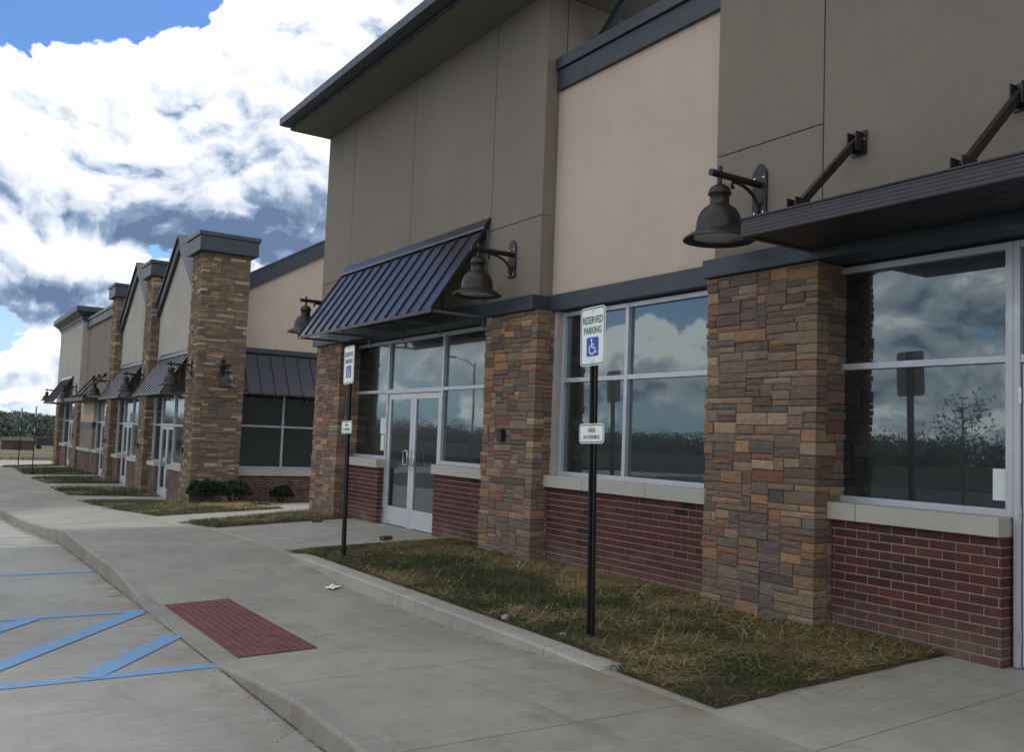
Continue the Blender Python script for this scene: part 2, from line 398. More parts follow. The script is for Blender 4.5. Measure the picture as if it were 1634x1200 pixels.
for y in (14.45, 17.1, 19.8, 22.5, 25.2, 28, 31, 34, 37): strip(mb, (-4.2, y), (XC(y) - .03, y), .10)
for y in (14.45, 19.8, 25.2, 31, 37): strip(mb, (-16, y), (-10.5, y), .10)
tag(mb.build('white_markings', M['whitepaint']), kind='structure')

# tactile mat with its domes
mb = MB(); v = []; yy = ys(6.58, 8.92, .1); nx = 6
t_mat = thing('tactile_mat', 'dark red tactile paving mat of small domes set in the kerb ramp', 'tactile mat', (2.33, 7.75, zwalk(2.33, 7.75)))
for y in yy:
    for k in range(nx + 1): x = 2.03 + .6 * k / nx; v.append((x, y, zwalk(x, y) + .006))
mb.add(v, [(j * 7 + k, j * 7 + k + 1, (j + 1) * 7 + k + 1, (j + 1) * 7 + k) for j in range(len(yy) - 1) for k in range(nx)])
mb.build('mat', M['tact'], t_mat)
mb = MB()
for j in range(39):
    for k in range(10):
        x = 2.03 + .03 + .06 * k; y = 6.61 + .06 * j; z = zwalk(x, y) + .006
        mb.add([(x + r_ * math.cos(a), y + r_ * math.sin(a), z + h_) for r_, h_ in ((.013, 0), (.008, .006)) for a in (0, .785, 1.571, 2.356, 3.14, 3.927, 4.712, 5.498)],
               [(i, (i + 1) % 8, (i + 1) % 8 + 8, i + 8) for i in range(8)] + [tuple(range(8, 16))])
mb.build('domes', M['tact'], t_mat)['kind'] = 'stuff'

# ------------------------------------------------------------------ masonry that wraps corners
STONES = [((0.255, 0.183, 0.134), 5), ((0.205, 0.153, 0.118), 4), ((0.201, 0.167, 0.146), 3.2), ((0.316, 0.224, 0.161), 4), ((0.359, 0.246, 0.161), 2.4),
          ((0.494, 0.277, 0.146), 1.1), ((0.350, 0.162, 0.109), 1.9), ((0.282, 0.157, 0.118), 1.8), ((0.461, 0.329, 0.227), 1.5), ((0.162, 0.138, 0.122), 2)]
QUOIN = [((0.421, 0.254, 0.142), 2.2), ((0.393, 0.286, 0.192), 2.4), ((0.323, 0.165, 0.105), 1.4), ((0.232, 0.176, 0.130), 3.2), ((0.477, 0.356, 0.246), .8), ((0.281, 0.204, 0.143), 2.6)]
FARQ = [((0.276, 0.191, 0.118), 4), ((0.204, 0.153, 0.106), 4), ((0.168, 0.137, 0.106), 4), ((0.408, 0.290, 0.174), 2), ((0.240, 0.151, 0.101), 2), ((0.528, 0.400, 0.246), 1.5), ((0.144, 0.125, 0.106), 2)]
def pick(pal):
    c = random.choices([p[0] for p in pal], [p[1] for p in pal])[0]; g = random.uniform(.80, 1.22); W = sum(p[1] for p in pal)
    m = [sum(p[0][k] * p[1] for p in pal) / W for k in range(3)]
    return tuple(min(1, (x * .86 + m[k] * .14) * g * random.uniform(.97, 1.03)) for k, x in enumerate(c))
def faces_of(path):
    out = []; u = 0
    for a, b in zip(path[:-1], path[1:]):
        d = Vector((b[0] - a[0], b[1] - a[1])); L = d.length; d.normalize(); out.append((u, u + L, Vector(a), d, Vector((d.y, -d.x)))); u += L
    return out
def piece(mb, F, ua, ub, za, zb, dep, col, gap, rough, nx, nz, inset):
    """a block covering ua..ub along the unfolded faces, wrapped round any corner it crosses"""
    fs = [f for f in F if f[1] > ua + 1e-4 and f[0] < ub - 1e-4]
    for f in fs:
        a = max(ua, f[0]); b = min(ub, f[1]); ga = gb = gap
        wa = ua < f[0] - 1e-4; wb = ub > f[1] + 1e-4
        a2 = a - f[0] - (dep - .003 if wa else -ga); b2 = b - f[0] + (dep - .001 if wb else -gb)
        z0 = za + gap; z1 = zb - gap
        o, d, n = f[2], f[3], f[4]
        def W(u, z, h): return (o.x + d.x * u + n.x * h, o.y + d.y * u + n.y * h, z)
        V = []; ia = 0.0 if wa else inset; ib = 0.0 if wb else inset
        js = random.uniform(-1, 1) * gap * .8; 
        for j in range(nz + 1):
            for i in range(nx + 1):
                fu = i / nx; fz = j / nz; edge = (i in (0, nx)) or (j in (0, nz))
                u = a2 + ia + (b2 - a2 - ia - ib) * fu; z = z0 + inset + (z1 - z0 - 2 * inset) * fz
                if rough and not (i == 0 and wa) and not (i == nx and wb): u += random.uniform(-1, 1) * inset * .5
                if rough: z += random.uniform(-1, 1) * inset * .5
                corner_edge = (i == 0 and wa) or (i == nx and wb)
                h = dep + (0 if corner_edge else (random.uniform(-1, 1) * rough - (inset * .35 if edge else 0)))
                V.append(W(u, z, h))
        B = len(V); W1 = nx + 1; ring = [(i, 0) for i in range(nx + 1)] + [(nx, j) for j in range(1, nz + 1)] + [(i, nz) for i in range(nx - 1, -1, -1)] + [(0, j) for j in range(nz - 1, 0, -1)]
        for (i, j) in ring:
            V.append(W(a2 + (b2 - a2) * i / nx + (random.uniform(-1, 1) * gap * .5 if rough and 0 < i < nx else 0), z0 + (z1 - z0) * j / nz, dep - max(inset, .006)))
        B2 = len(V)
        for (i, j) in ring: V.append(W(a2 + (b2 - a2) * i / nx, z0 + (z1 - z0) * j / nz, -.004))
        Fc = [(j * W1 + i, j * W1 + i + 1, (j + 1) * W1 + i + 1, (j + 1) * W1 + i) for j in range(nz) for i in range(nx)]
        m_ = len(ring)
        for k in range(m_):
            i0, j0 = ring[k]; i1, j1 = ring[(k + 1) % m_]; k2 = (k + 1) % m_
            Fc.append((j0 * W1 + i0, B + k, B + k2, j1 * W1 + i1)); Fc.append((B + k, B2 + k, B2 + k2, B + k2))
        mb.add(V, Fc, col)
def core(mb, path, z0, z1, back):
    """mortar body behind the blocks (path given front-facing, closed at the back by 'back' points)"""
    mb.prism([tuple(p) for p in list(path) + list(back)], 2, z0, z1)
def stonework(parent, path, z0, z1, back, pal=STONES, quoin=QUOIN, cu=.0265, big=1.0, name='stone_pier', label=None, simple=False):
    F = faces_of(path); U = F[-1][1]; folds = [f[0] for f in F[1:]]
    nu = int(U / cu); nzc = int((z1 - z0) / cu); cu_ = U / nu; cz = (z1 - z0) / nzc
    occ = np.zeros((nzc, nu), bool); fc = [int(round(x / cu_)) for x in folds]; mb = MB(); prev = None
    for r in range(nzc):
        c = 0
        while c < nu:
            if occ[r, c]: c += 1; continue
            h = random.choice((2, 2, 2, 3, 3, 3, 4, 4)) if big == 1 else random.choice((2, 2, 2, 3))
            h = min(h, nzc - r)
            w = random.randint(5, 14) if h < 4 else random.randint(6, 13)
            if h == 2: w = random.randint(6, 16)
            for q in fc:
                if c < q and c + w > q - 4: w = max(w, q - c + random.randint(3, 7))
                if c + w == q: w += 4
            free = 0
            while c + free < nu and not occ[r, c + free] and free < w: free += 1
            w2 = free
            if nu - (c + w2) < 4: 
                w3 = nu - c
                if not occ[r, c:c + w3].any(): w2 = w3
            rest = 0
            while c + w2 + rest < nu and rest < 4 and not occ[r, c + w2 + rest]: rest += 1
            if 0 < rest < 4 and w2 + rest < 18: w2 += rest
            while h > 1 and occ[r:r + h, c:c + w2].any(): h -= 1
            occ[r:r + h, c:c + w2] = True
            ua = c * cu_; ub = (c + w2) * cu_
            cross = any(ua < q - 1e-3 < ub - 2e-3 for q in folds)
            col = pick(quoin if cross else pal)
            if w2 < 3: col = pick(pal)
            dep = random.uniform(.010, .025)
            piece(mb, F, ua, ub, z0 + r * cz, z0 + (r + h) * cz, dep, col, .0032, .0 if simple else .004, 2 if simple else 4, 1 if simple else 2, .007)
            c += w2
    o = mb.build(name, M['stone'], parent, col=True)
    if label: o['label'] = label
    mc = MB(); core(mc, path, z0, z1 - .002, back); mc.build('mortar_core', M['mortar'], o)
    return o
def brickwork(parent, path, z0, z1, back, name='brick_wall'):
    F = faces_of(path); U = F[-1][1]; bw = .2032; bh = .0677; mb = MB(); n = int(math.ceil((z1 - z0) / bh)); ph = random.random() * .1
    for r in range(n):
        zt = z1 - r * bh; zb = max(z0, zt - bh)
        if zt - zb < .02: continue
        u = -((r % 2) * bw / 2) - ph
        while u < U:
            a = max(0, u); b_ = min(U, u + bw)
            if b_ - a > .015:
                k = random.random()
                col = (.032, .020, .018) if k < .035 else ((.072, .034, .029) if k < .28 else (.104, .038, .033))
                g = random.uniform(.85, 1.15); col = tuple(x * g for x in col)
                piece(mb, F, a, b_, zb, zt, .007 + random.uniform(-.0015, .0015), col, .0045, 0, 1, 1, .0018)
            u += bw
    o = mb.build(name, M['brick'], parent, col=True)
    mc = MB(); core(mc, path, z0, z1 - .002, back); mc.build('mortar_bed', M['bmortar'], o)
    return o
def pier_path(xf, xb, y0, y1): return [(xb, y1), (xf, y1), (xf, y0), (xb, y0)]

# ------------------------------------------------------------------ windows and doors (in a wall facing -X)
def frame_bars(mb, x0, x1, ys_, zs_, w=.052, skip=()):
    """verticals at ys_, rails at zs_ (centre lines), rails butted between verticals"""
    for y in ys_: mb.box(x0, x1, y - w / 2, y + w / 2, zs_[0] - w / 2, zs_[-1] + w / 2)
    for i in range(len(ys_) - 1):
        for k, z in enumerate(zs_):
            if (i, k) in skip: continue
            mb.box(x0 + .004, x1 - .004, ys_[i] + w / 2, ys_[i + 1] - w / 2, z - w / 2, z + w / 2)
def window(parent, X, ys_, zs_, name='window'):
    fr = MB(); frame_bars(fr, X - .05, X + .05, ys_, zs_)
    o = fr.build(name, M['alu'], parent, bev=.003)
    for i in range(len(ys_) - 1):
        for k in range(len(zs_) - 1):
            g = MB(); g.box(X - .004, X + .008, ys_[i] + .027, ys_[i + 1] - .027, zs_[k] + .027, zs_[k + 1] - .027); g.build('pane', M['glass'], o)
    return o
def door_leaf(parent, X, y0, y1, z0, z1, hinge_hi, handle_side):
    st = .085; mb = MB()
    mb.box(X - .025, X + .025, y0, y0 + st, z0, z1); mb.box(X - .025, X + .025, y1 - st, y1, z0, z1)
    mb.box(X - .023, X + .023, y0 + st, y1 - st, z1 - .09, z1)
    mb.box(X - .023, X + .023, y0 + st, y1 - st, z0 + .010, z0 + .29)
    d = mb.build('door', M['kick'], parent, bev=.003)
    g = MB(); g.box(X - .004, X + .006, y0 + st, y1 - st, z0 + .29, z1 - .09); g.build('pane', M['glass'], d)
    h = MB(); yh = y0 + st * .5 if handle_side < 0 else y1 - st * .5; s_ = 1 if handle_side < 0 else -1; zc = z0 + 1.06
    ye = yh + s_ * .135
    h.tube([(X - .02, yh, zc - .10), (X - .075, yh, zc - .10), (X - .075, yh, zc + .115), (X - .02, yh, zc + .115)], .011, 8)
    h.tube([(X - .075, yh, zc + .115), (X - .075, ye, zc + .115), (X - .075, ye, zc - .10), (X - .075, yh, zc - .10)], .011, 8)
    h.build('handle', M['steel'], d, smooth=True)
    yy = y1 + .012 if hinge_hi else y0 - .012
    for z in (z0 + .2, z0 + 1.02, z1 - .22): hg = MB(); hg.tube([(X - .035, yy, z - .055), (X - .035, yy, z + .055)], .012, 8); hg.build('hinge', M['steel'], d)
    lk = MB(); lk.tube([(X - .024, yh, zc - .17), (X - .036, yh, zc - .17)], .018, 12); lk.build('lock', M['steel'], d)
    return d
def notice(name, label, X, y0, y1, z0, z1, group=None):
    mb = MB(); mb.box(X - .003, X, y0, y1, z0, z1); o = mb.build(name, M['paper']); return tag(o, label, 'notice', group)

# ------------------------------------------------------------------ building 1 (near)
B1 = thing('retail_building', 'near taupe and pink stucco retail building with deep flat eaves and three stone piers', 'building', (6.2, 9.3, .18))
XS = 5.97; ZS0, ZS1 = -.02, 3.13
PIERS = [(4.735, 5.98), (8.70, 9.87), (14.60, 15.76)]
for (a, b_) in PIERS: stonework(B1, pier_path(XS + .03, 6.37, a + .03, b_ - .03), ZS0, ZS1, [(6.37, a + .03)][:0])
# brick aprons under the windows
def apron(parent, y0, y1, zb, zt, ret0=False, ret1=False, X=6.2, xb=6.37):
    p = []
    if ret1: p.append((xb, y1))
    p += [(X + .007, y1), (X + .007, y0)]
    if ret0: p.append((xb, y0))
    bk = []
    if not ret0: bk.append((xb, y0))
    if not ret1: bk.append((xb, y1))
    return brickwork(parent, p, zb, zt, bk)
def sill(parent, y0, y1, zb, zt, cuts=(), X=6.15, xb=6.34):
    mb = MB(); c_ = [y0] + list(cuts) + [y1]
    for i in range(len(c_) - 1): mb.box(X, xb, c_[i] + (.003 if i else 0), c_[i + 1] - (.003 if i < len(c_) - 2 else 0), zb, zt)
    return mb.build('sill', M['sill'], parent, bev=.006)
apron(B1, 3.385, 4.76, .02, 1.055, ret0=True); sill(B1, 3.375, 4.765, 1.057, 1.192, (4.50,))
apron(B1, 5.985, 8.695, .02, 1.055); sill(B1, 5.985, 8.72, 1.057, 1.192, (6.95, 7.98))
apron(B1, 9.875, 11.48, .02, 1.055, ret1=True); sill(B1, 9.875, 11.50, 1.057, 1.192)
apron(B1, 13.37, 14.60, .02, 1.055, ret0=True); sill(B1, 13.35, 14.60, 1.057, 1.192)
window(B1, 6.35, [3.385, 4.81], [1.218, 2.288, 3.085])
window(B1, 6.35, [5.95, 7.475, 8.622], [1.218, 2.305, 3.085])
window(B1, 6.35, [9.87, 11.545], [1.218, 2.285, 3.085]); window(B1, 6.35, [13.37, 14.68], [1.218, 2.285, 3.085])
# transom light over the pair of doors, then the pair
def bars(parent, nm, boxes):
    for bx_ in boxes:
        mb = MB(); mb.box(*bx_); o = mb.build(nm, M['alu'], parent, bev=.003)
    return o
bars(B1, 'door_jamb', [(6.302, 6.398, y - .024, y + .024, .18, 1.19) for y in (11.545, 13.37)])
bars(B1, 'door_head', [(6.304, 6.396, 11.571, 13.344, 3.059, 3.111)])
fr = bars(B1, 'transom_rail', [(6.30, 6.40, 11.545 + .026, 13.37 - .026, 2.245, 2.315)])
g = MB(); g.box(6.346, 6.358, 11.572, 13.343, 2.316, 3.058); g.build('pane', M['glass'], fr)
door_leaf(B1, 6.345, 12.462, 13.338, .178, 2.238, True, -1); door_leaf(B1, 6.345, 11.577, 12.452, .178, 2.238, False, 1)
# door beside the nearest window
bars(B1, 'door_jamb', [(6.30, 6.40, 3.31, 3.357, .19, 3.111), (6.30, 6.40, 2.26, 2.318, .19, 3.111)])
bars(B1, 'door_head', [(6.302, 6.398, 2.32, 3.309, 3.06, 3.111)]); fr = bars(B1, 'transom_rail', [(6.302, 6.398, 2.32, 3.309, 2.255, 2.315)])
g = MB(); g.box(6.346, 6.358, 2.32, 3.309, 2.316, 3.059); g.build('pane', M['glass'], fr)
door_leaf(B1, 6.345, 2.326, 3.303, .195, 2.248, True, -1)
apron(B1, -1.0, 2.25, .02, 1.055, ret1=True); sill(B1, -1., 2.255, 1.057, 1.192); window(B1, 6.35, [-1., .6, 2.23], [1.218, 2.288, 3.085])
stonework(B1, pier_path(6.0, 6.37, -2.2, -1.03), ZS0, ZS1, [], simple=True)
# stucco walls as panels with real joints between them
def panel_wall(mb, X, xb, ycuts, zcuts, j=.012):
    for i in range(len(ycuts) - 1):
        for k in range(len(zcuts) - 1):
            mb.box(X, xb, ycuts[i] + (j / 2 if i else 0), ycuts[i + 1] - (j / 2 if i < len(ycuts) - 2 else 0), zcuts[k] + (j / 2 if k else 0), zcuts[k + 1] - (j / 2 if k < len(zcuts) - 2 else 0))
    mb.box(X + .014, xb + .12, ycuts[0] + .006, ycuts[-1] - .006, zcuts[0], zcuts[-1] - .01)
mb = MB(); panel_wall(mb, 6.05, 6.22, [8.80, 9.96, 12.30, 14.60, 15.83], [3.30, 4.28, 7.05])
mb.box(6.35, 18, 8.803, 15.827, 3.30, 7.04); mb.build('wall', M['taupe'], B1, bev=.004)
mb = MB(); panel_wall(mb, 6.05, 6.22, [4.776, 5.96], [3.30, 4.28, 7.05]); panel_wall(mb, 6.05, 6.22, [-6., -.9, 2.2, 4.764], [3.30, 7.05])
mb.box(6.35, 7.6, -6., 5.957, 3.30, 7.04); mb.build('wall', M['taupe'], B1, bev=.004)
mb = MB(); mb.box(6.25, 6.5, 5.94, 8.82, 3.32, 5.84); o = mb.build('wall', M['pink'], B1); o['label'] = 'pink stucco wall panel between the two taupe walls'
mb = MB(); mb.box(6.235, 6.42, 8.652, 8.72, 1.195, 3.12); mb.build('window_jamb', M['cream'], B1)
mb = MB(); mb.box(6.42, 18, 2.2, 15.8, -.3, 3.29); mb.box(6.42, 18, -6, 2.199, -.3, 3.289); mb.box(7.62, 18, -6, 5.95, 3.295, 5.39); mb.box(6.5, 18, 5.96, 8.8, 3.29, 5.83); mb.build('back_wall', M['void'], B1)
mb = MB(); mb.box(6.53, 18, 5.965, 8.79, 5.831, 5.90); mb.box(7.61, 18, -6, 5.955, 5.4, 5.6); mb.build('bounce_roof', M['roofing'], B1)  # unseen roof tops, made near white to bounce light on to the walls
# slate band
mb = MB()
mb.box(5.93, 6.3, 8.755, 15.86, 3.132, 3.305); mb.box(6.18, 6.4, 5.995, 8.754, 3.125, 3.318); mb.box(5.93, 6.3, -6.0, 5.994, 3.132, 3.298)
mb.build('trim_band', M['slate'], B1, bev=.004)
# parapet coping over the pink wall
mb = MB(); mb.box(6.2, 6.52, 5.97, 8.785, 5.83, 6.075); mb.build('parapet_trim', M['slate'], B1, bev=.004)
mb = MB(); mb.prism([(6.165, 6.079), (6.165, 6.215), (6.20, 6.235), (6.56, 6.25), (6.56, 6.079)], 1, 5.972, 8.775); mb.build('parapet_cap', M['slate2'], B1, bev=.003)
# roof with its deep eaves
def eave(y0, y1, x1=18.6):
    ro = MB(); ro.box(5.14, x1, y0, y1 + .0, 7.215, 7.26); r_ = ro.build('roof', M['slate2'], B1, bev=.004)
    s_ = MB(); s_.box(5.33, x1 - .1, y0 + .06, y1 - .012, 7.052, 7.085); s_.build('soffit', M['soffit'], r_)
    fa = MB(); fa.box(5.29, 5.329, y0 + .02, y1, 7.045, 7.21); fa.box(5.33, x1 - .1, y0 + .02, y0 + .059, 7.045, 7.21); fa.box(5.33, x1 - .1, y1 - .011, y1 + .028, 7.045, 7.21); fa.build('fascia', M['slate'], r_, bev=.003)
    gt = MB(); gt.prism([(5.10, 7.095), (5.10, 7.225), (5.138, 7.225), (5.288, 7.14), (5.288, 7.09)], 1, y0 - .02, y1 + .03); gt.build('gutter', M['slate2'], r_, bev=.004)
eave(7.95, 15.87); eave(-7., 5.93, 8.2)
for y in (8.79,):
    for x in (6.78, 9.3, 12.):
        bk = MB(); bk.bar((x, y - .05, 6.40), (x, y - .05, 6.62), .1, .09); bk.bar((x, y - .06, 6.58), (x, y - .72, 7.06), .1, .09); bk.build('eave_brace', M['slate'], B1, bev=.003)
notice('paper_notice', 'single paper notice taped low inside the nearest big window by the door', 6.344, 3.425, 3.52, 1.30, 1.52)
notice('paper_notice', 'upper of two paper notices taped in the sidelight left of the double doors', 6.344, 13.45, 13.66, 1.60, 1.86, 'papers in the sidelight')
notice('paper_notice', 'lower narrow paper notice hanging under another in the sidelight left of the double doors', 6.344, 13.50, 13.62, 1.33, 1.585, 'papers in the sidelight')

# ------------------------------------------------------------------ building 2 (far)
B2 = thing('gabled_building', 'far stone pier retail building with two pointed gables and a row of shopfronts', 'building', (6.2, 38, -.5))
def cap(parent, x0, x1, y0, y1, z0, z1, o_=.13):
    mb = MB(); mb.box(x0 - o_, x1 + o_, y0 - o_, y1 + o_, z0, z1 - .11)
    c_ = mb.build('pier_cap', M['slate'], parent, bev=.006)
    mb = MB(); mb.box(x0 - o_ - .04, x1 + o_ + .04, y0 - o_ - .04, y1 + o_ + .04, z1 - .108, z1); mb.build('coping', M['slate2'], c_, bev=.006)
# tall corner pier: front, near side
stonework(B2, [(7.27, 25.52), (6.03, 25.52), (6.03, 24.43), (7.27, 24.43)], -.75, 6.25, [], FARQ, FARQ, .030, 2, label='wide corner stone pier', simple=True)
cap(B2, 6.0, 7.3, 24.4, 25.55, 6.252, 6.76)
for (a, b_, zt) in ((30.50, 31.62, 6.37), (36.80, 37.90, 6.40)):
    stonework(B2, [(6.95, b_ - .03), (6.03, b_ - .03), (6.03, a + .03), (6.95, a + .03)], -.85, zt, [], FARQ, FARQ, .030, 2, simple=True)
    cap(B2, 6.0, 6.98, a, b_, zt + .002, zt + .5)
for (a, b_) in ((45.2, 46.35), (51.9, 53.1)): stonework(B2, pier_path(6.03, 6.6, a + .03, b_ - .03), -.85, 2.52, [], FARQ, FARQ, .030, 2, simple=True)
def gable(y0, y1, zp, sl):
    m_ = (y0 + y1) / 2; zf = zp - sl * (m_ - y0); t_ = .36
    mb = MB(); mb.prism([(y0, 2.5), (y1, 2.5), (y1, zf - .2), (m_, zp - .2), (y0, zf - .2)], 0, 6.27, 6.6); o = mb.build('gable_wall', M['cream'], B2)
    for s_ in (0, 1):
        e = y0 if s_ == 0 else y1
        c_ = MB(); c_.prism([(e, zf), (m_, zp), (m_, zp - t_), (e, zf - t_)], 0, 6.16, 6.66); c_.build('rake_trim', M['slate'], o, bev=.004)
        c_ = MB(); c_.prism([(e, zf + .002), (m_, zp + .002), (m_, zp + .072), (e, zf + .072)], 0, 6.10, 6.70); c_.build('rake_cap', M['slate2'], o, bev=.004)
    r_ = MB(); r_.prism([(y0, zf - .22), (m_, zp - .22), (y1, zf - .22), (y1, zf - .5), (y0, zf - .5)], 0, 6.7, 7.25); r_.build('roof', M['slate2'], B2)
gable(25.56, 30.49, 7.26, .75); gable(31.63, 36.79, 7.30, .73)
ZD = -.56
def bay(yd0, yd1, w0, w1, zd=ZD):
    """a shopfront: double doors yd0..yd1 between side windows that end at w0 and w1"""
    X = 6.32; zs, zt, zh = zd + 1.04, zd + 2.17, zd + 3.12
    for a, b_, r0, r1 in ((w0, yd0, False, True), (yd1, w1, True, False)):
        if b_ - a < .25: continue
        apron(B2, a + (.0 if r1 else .02), b_ - (.02 if r1 else 0), zd - .3, zs - .14, r0, r1, X=6.18, xb=6.34); sill(B2, a, b_, zs - .138, zs, X=6.13, xb=6.31)
        window(B2, X, [a, b_], [zs + .026, zt, zh])
    bars(B2, 'door_jamb', [(X - .048, X + .048, y - .024, y + .024, zd, zs) for y in (yd0, yd1)])
    bars(B2, 'door_head', [(X - .046, X + .046, yd0 + .026, yd1 - .026, zh - .026, zh + .026)])
    f_ = bars(B2, 'transom_rail', [(X - .05, X + .05, yd0 + .026, yd1 - .026, zt - .035, zt + .05)]); g = MB(); g.box(X - .004, X + .006, yd0 + .027, yd1 - .027, zt + .051, zh - .027); g.build('pane', M['glass'], f_)
    ym = (yd0 + yd1) / 2
    door_leaf(B2, X - .005, ym + .006, yd1 - .03, zd, zt - .04, True, -1); door_leaf(B2, X - .005, yd0 + .03, ym - .006, zd, zt - .04, False, 1)
bay(27.75, 29.40, 25.56, 30.49); bay(33.95, 35.60, 31.63, 36.79); bay(38.7, 40.3, 37.9, 41.6, -.54); bay(48.2, 49.8, 46.36, 51.89, -.52)
# infill between the third and fourth shopfronts
apron(B2, 41.62, 45.2, -.85, .36, X=6.1, xb=6.34); sill(B2, 41.6, 45.2, .362, .50, X=6.05, xb=6.31)
mb = MB(); mb.box(6.15, 6.6, 41.63, 45.2, .502, 1.38); mb.build('infill_panel', M['taupe'], B2)
mb = MB(); mb.box(6.11, 6.6, 41.63, 45.2, 1.382, 1.62); mb.build('trim_band', M['slate'], B2, bev=.004)
mb = MB(); mb.box(6.15, 6.6, 41.63, 45.2, 1.622, 2.55); mb.build('infill_panel', M['pink'], B2)
# header band above all shopfronts
mb = MB()
for a, b_ in ((25.56, 30.49), (31.63, 36.79), (37.91, 45.19), (46.36, 51.89)): mb.box(6.22, 6.5, a, b_, 2.59, 2.80)
mb.build('trim_band', M['slate'], B2, bev=.004)
mb = MB(); mb.box(6.27, 6.6, 37.91, 45.35, 2.8, 5.95); mb.build('wall', M['taupe'], B2)
mb = MB(); mb.box(6.17, 6.66, 37.92, 45.6, 5.90, 6.22); mb.build('parapet_trim', M['slate'], B2, bev=.004)
mb = MB(); mb.box(6.12, 6.7, 37.92, 45.7, 6.222, 6.34); mb.build('parapet_cap', M['slate2'], B2, bev=.004)
mb = MB(); mb.box(6.0, 9.5, 45.25, 53.05, 2.53, 6.30); mb.build('wall', M['cream'], B2)
# moulded cornice: swept outward in steps
mb = MB(); prof = [(0.03, 6.20), (.03, 6.29), (.08, 6.33), (.10, 6.42), (.20, 6.50), (.34, 6.62), (.36, 6.64), (.36, 6.86)]
n = len(prof); rect = lambda o_: [(6. - o_, 45.25 - o_), (6. - o_, 53.05 + o_), (9.5 + o_, 53.05 + o_), (9.5 + o_, 45.25 - o_)]
v = [(*p, z) for o_, z in prof for p in rect(o_)]
f = [(i * 4 + k, i * 4 + (k + 1) % 4, (i + 1) * 4 + (k + 1) % 4, (i + 1) * 4 + k) for i in range(n - 1) for k in range(4)] + [tuple(range((n - 1) * 4, n * 4))]
mb.add(v, f); mb.build('cornice', M['slate'], B2)
mb = MB(); mb.box(6.45, 16, 25.3, 53, -1.2, 5.4); mb.build('back_wall', M['void'], B2)
# the near end wall, facing the gap
YW = 25.12
def end_wall_part(name, m, x0, x1, z0, z1, y0=YW, y1=25.3, bev=0): 
    mb = MB(); mb.box(x0, x1, y0, y1, z0, z1); return mb.build(name, m, B2, bev=bev)
mb = MB(); mb.prism([(7.3, 2.66), (15., 2.66), (15., 4.9), (10.4, 7.2), (7.3, 5.45)], 1, YW, 25.4); o = mb.build('wall', M['pink'], B2); o['label'] = 'pink end wall with a raked parapet'
for p0, p1 in (((7.3, 5.80), (10.4, 7.62)), ((15., 5.25), (10.4, 7.62))):
    c_ = MB(); c_.prism([p0, p1, (p1[0], p1[1] - .44), (p0[0], p0[1] - .44)], 1, YW - .1, 25.5); c_.build('rake_trim', M['slate'], o, bev=.004)
    c_ = MB(); c_.prism([(p0[0], p0[1] + .002), (p1[0], p1[1] + .002), (p1[0], p1[1] + .06), (p0[0], p0[1] + .06)], 1, YW - .14, 25.54); c_.build('rake_cap', M['slate2'], o, bev=.004)
# end-wall brick, sill and window (built as for -X walls, then turned)
brickwork(B2, [(7.27, YW), (11.2, YW)], -.75, .30, [(11.2, 25.3), (7.27, 25.3)])
end_wall_part('sill', M['sill'], 7.28, 11.2, .302, .50, YW - .06, 25.25, .006)
fr = MB(); xs_ = [7.30, 8.66, 10.02, 11.2]; zs_ = [.53, 1.68, 2.6]
for x in xs_: fr.box(x - .028, x + .028, 25.15, 25.25, zs_[0] - .026, zs_[-1] + .026)
g = MB()
for i in range(3):
    for z in zs_: fr.box(xs_[i] + .028, xs_[i + 1] - .028, 25.154, 25.246, z - .026, z + .026)
o = fr.build('window', M['alu'], B2, bev=.003)
for i in range(3):
    for k in range(2): g = MB(); g.box(xs_[i] + .03, xs_[i + 1] - .03, 25.19, 25.20, zs_[k] + .027, zs_[k + 1] - .027); g.build('pane', M['glass'], o)
end_wall_part('wall', M['pink'], 11.24, 15., -.75, 2.655)

# ------------------------------------------------------------------ awnings (origin at the left... low wall line, facing -X)
def make_awning(L, proj, h, npan):
    t_ = proto('metal_awning'); mb = MB(); th = .022
    # sloped pan: from (0,h) at the wall to (-proj,0) at the front
    sl = Vector((-proj, 0, -h)).normalized(); nrm = Vector((-h, 0, proj)).normalized()
    a = Vector((0, 0, h)); b_ = Vector((-proj, 0, 0))
    p = [a, b_, b_ - nrm * th, a - nrm * th]; mb.prism([(q.x, q.z) for q in p], 1, 0, L)
    mb.build('roof_pan', M['awn'], t_)
    mb = MB()
    for k in range(npan + 1):
        y = L * k / npan; y = min(max(y, .012), L - .012)
        q = [a + nrm * .001, b_ + nrm * .001, b_ + nrm * .019, a + nrm * .019]; mb.prism([(s.x, s.z) for s in q], 1, y - .011, y + .011)
    mb.build('seams', M['seam'], t_)
    mb = MB(); mb.prism([(-.10, h - .10), (-.10, h - .07), (-.012, h + .06), (0, h + .06), (0, h + .02)], 1, -.015, L + .015)
    mb.build('ridge_flashing', M['awn'], t_)
    mb = MB(); mb.box(-proj - .008, -proj + .02, -.005, L + .005, -.045, -.004); mb.build('front_lip', M['bronze'], t_)
    # frame of square tubes below
    nb = 4
    for k in range(nb + 1):
        y = .03 + (L - .06) * k / nb; mb = MB()
        mb.prism([(-proj + .03, -.04), (-proj + .03, -.008), (-.035, -.008), (-.035, h - .1), (-.003, h - .1), (-.003, -.16), (-.035, -.16), (-.035, -.04)], 1, y - .016, y + .016)
        mb.build('support_frame', M['tubing'], t_)
    return t_
def place(o, loc, label, cat, group=None, rz=0):
    o.location = loc; o.rotation_euler.z = rz; return tag(o, label, cat, group)
aw1 = make_awning(4.76, .80, 1.22, 14)
place(aw1, (6.045, 9.97, 3.18), 'large dark bronze standing seam awning over the near double doors', 'awning', 'sloped metal awnings')
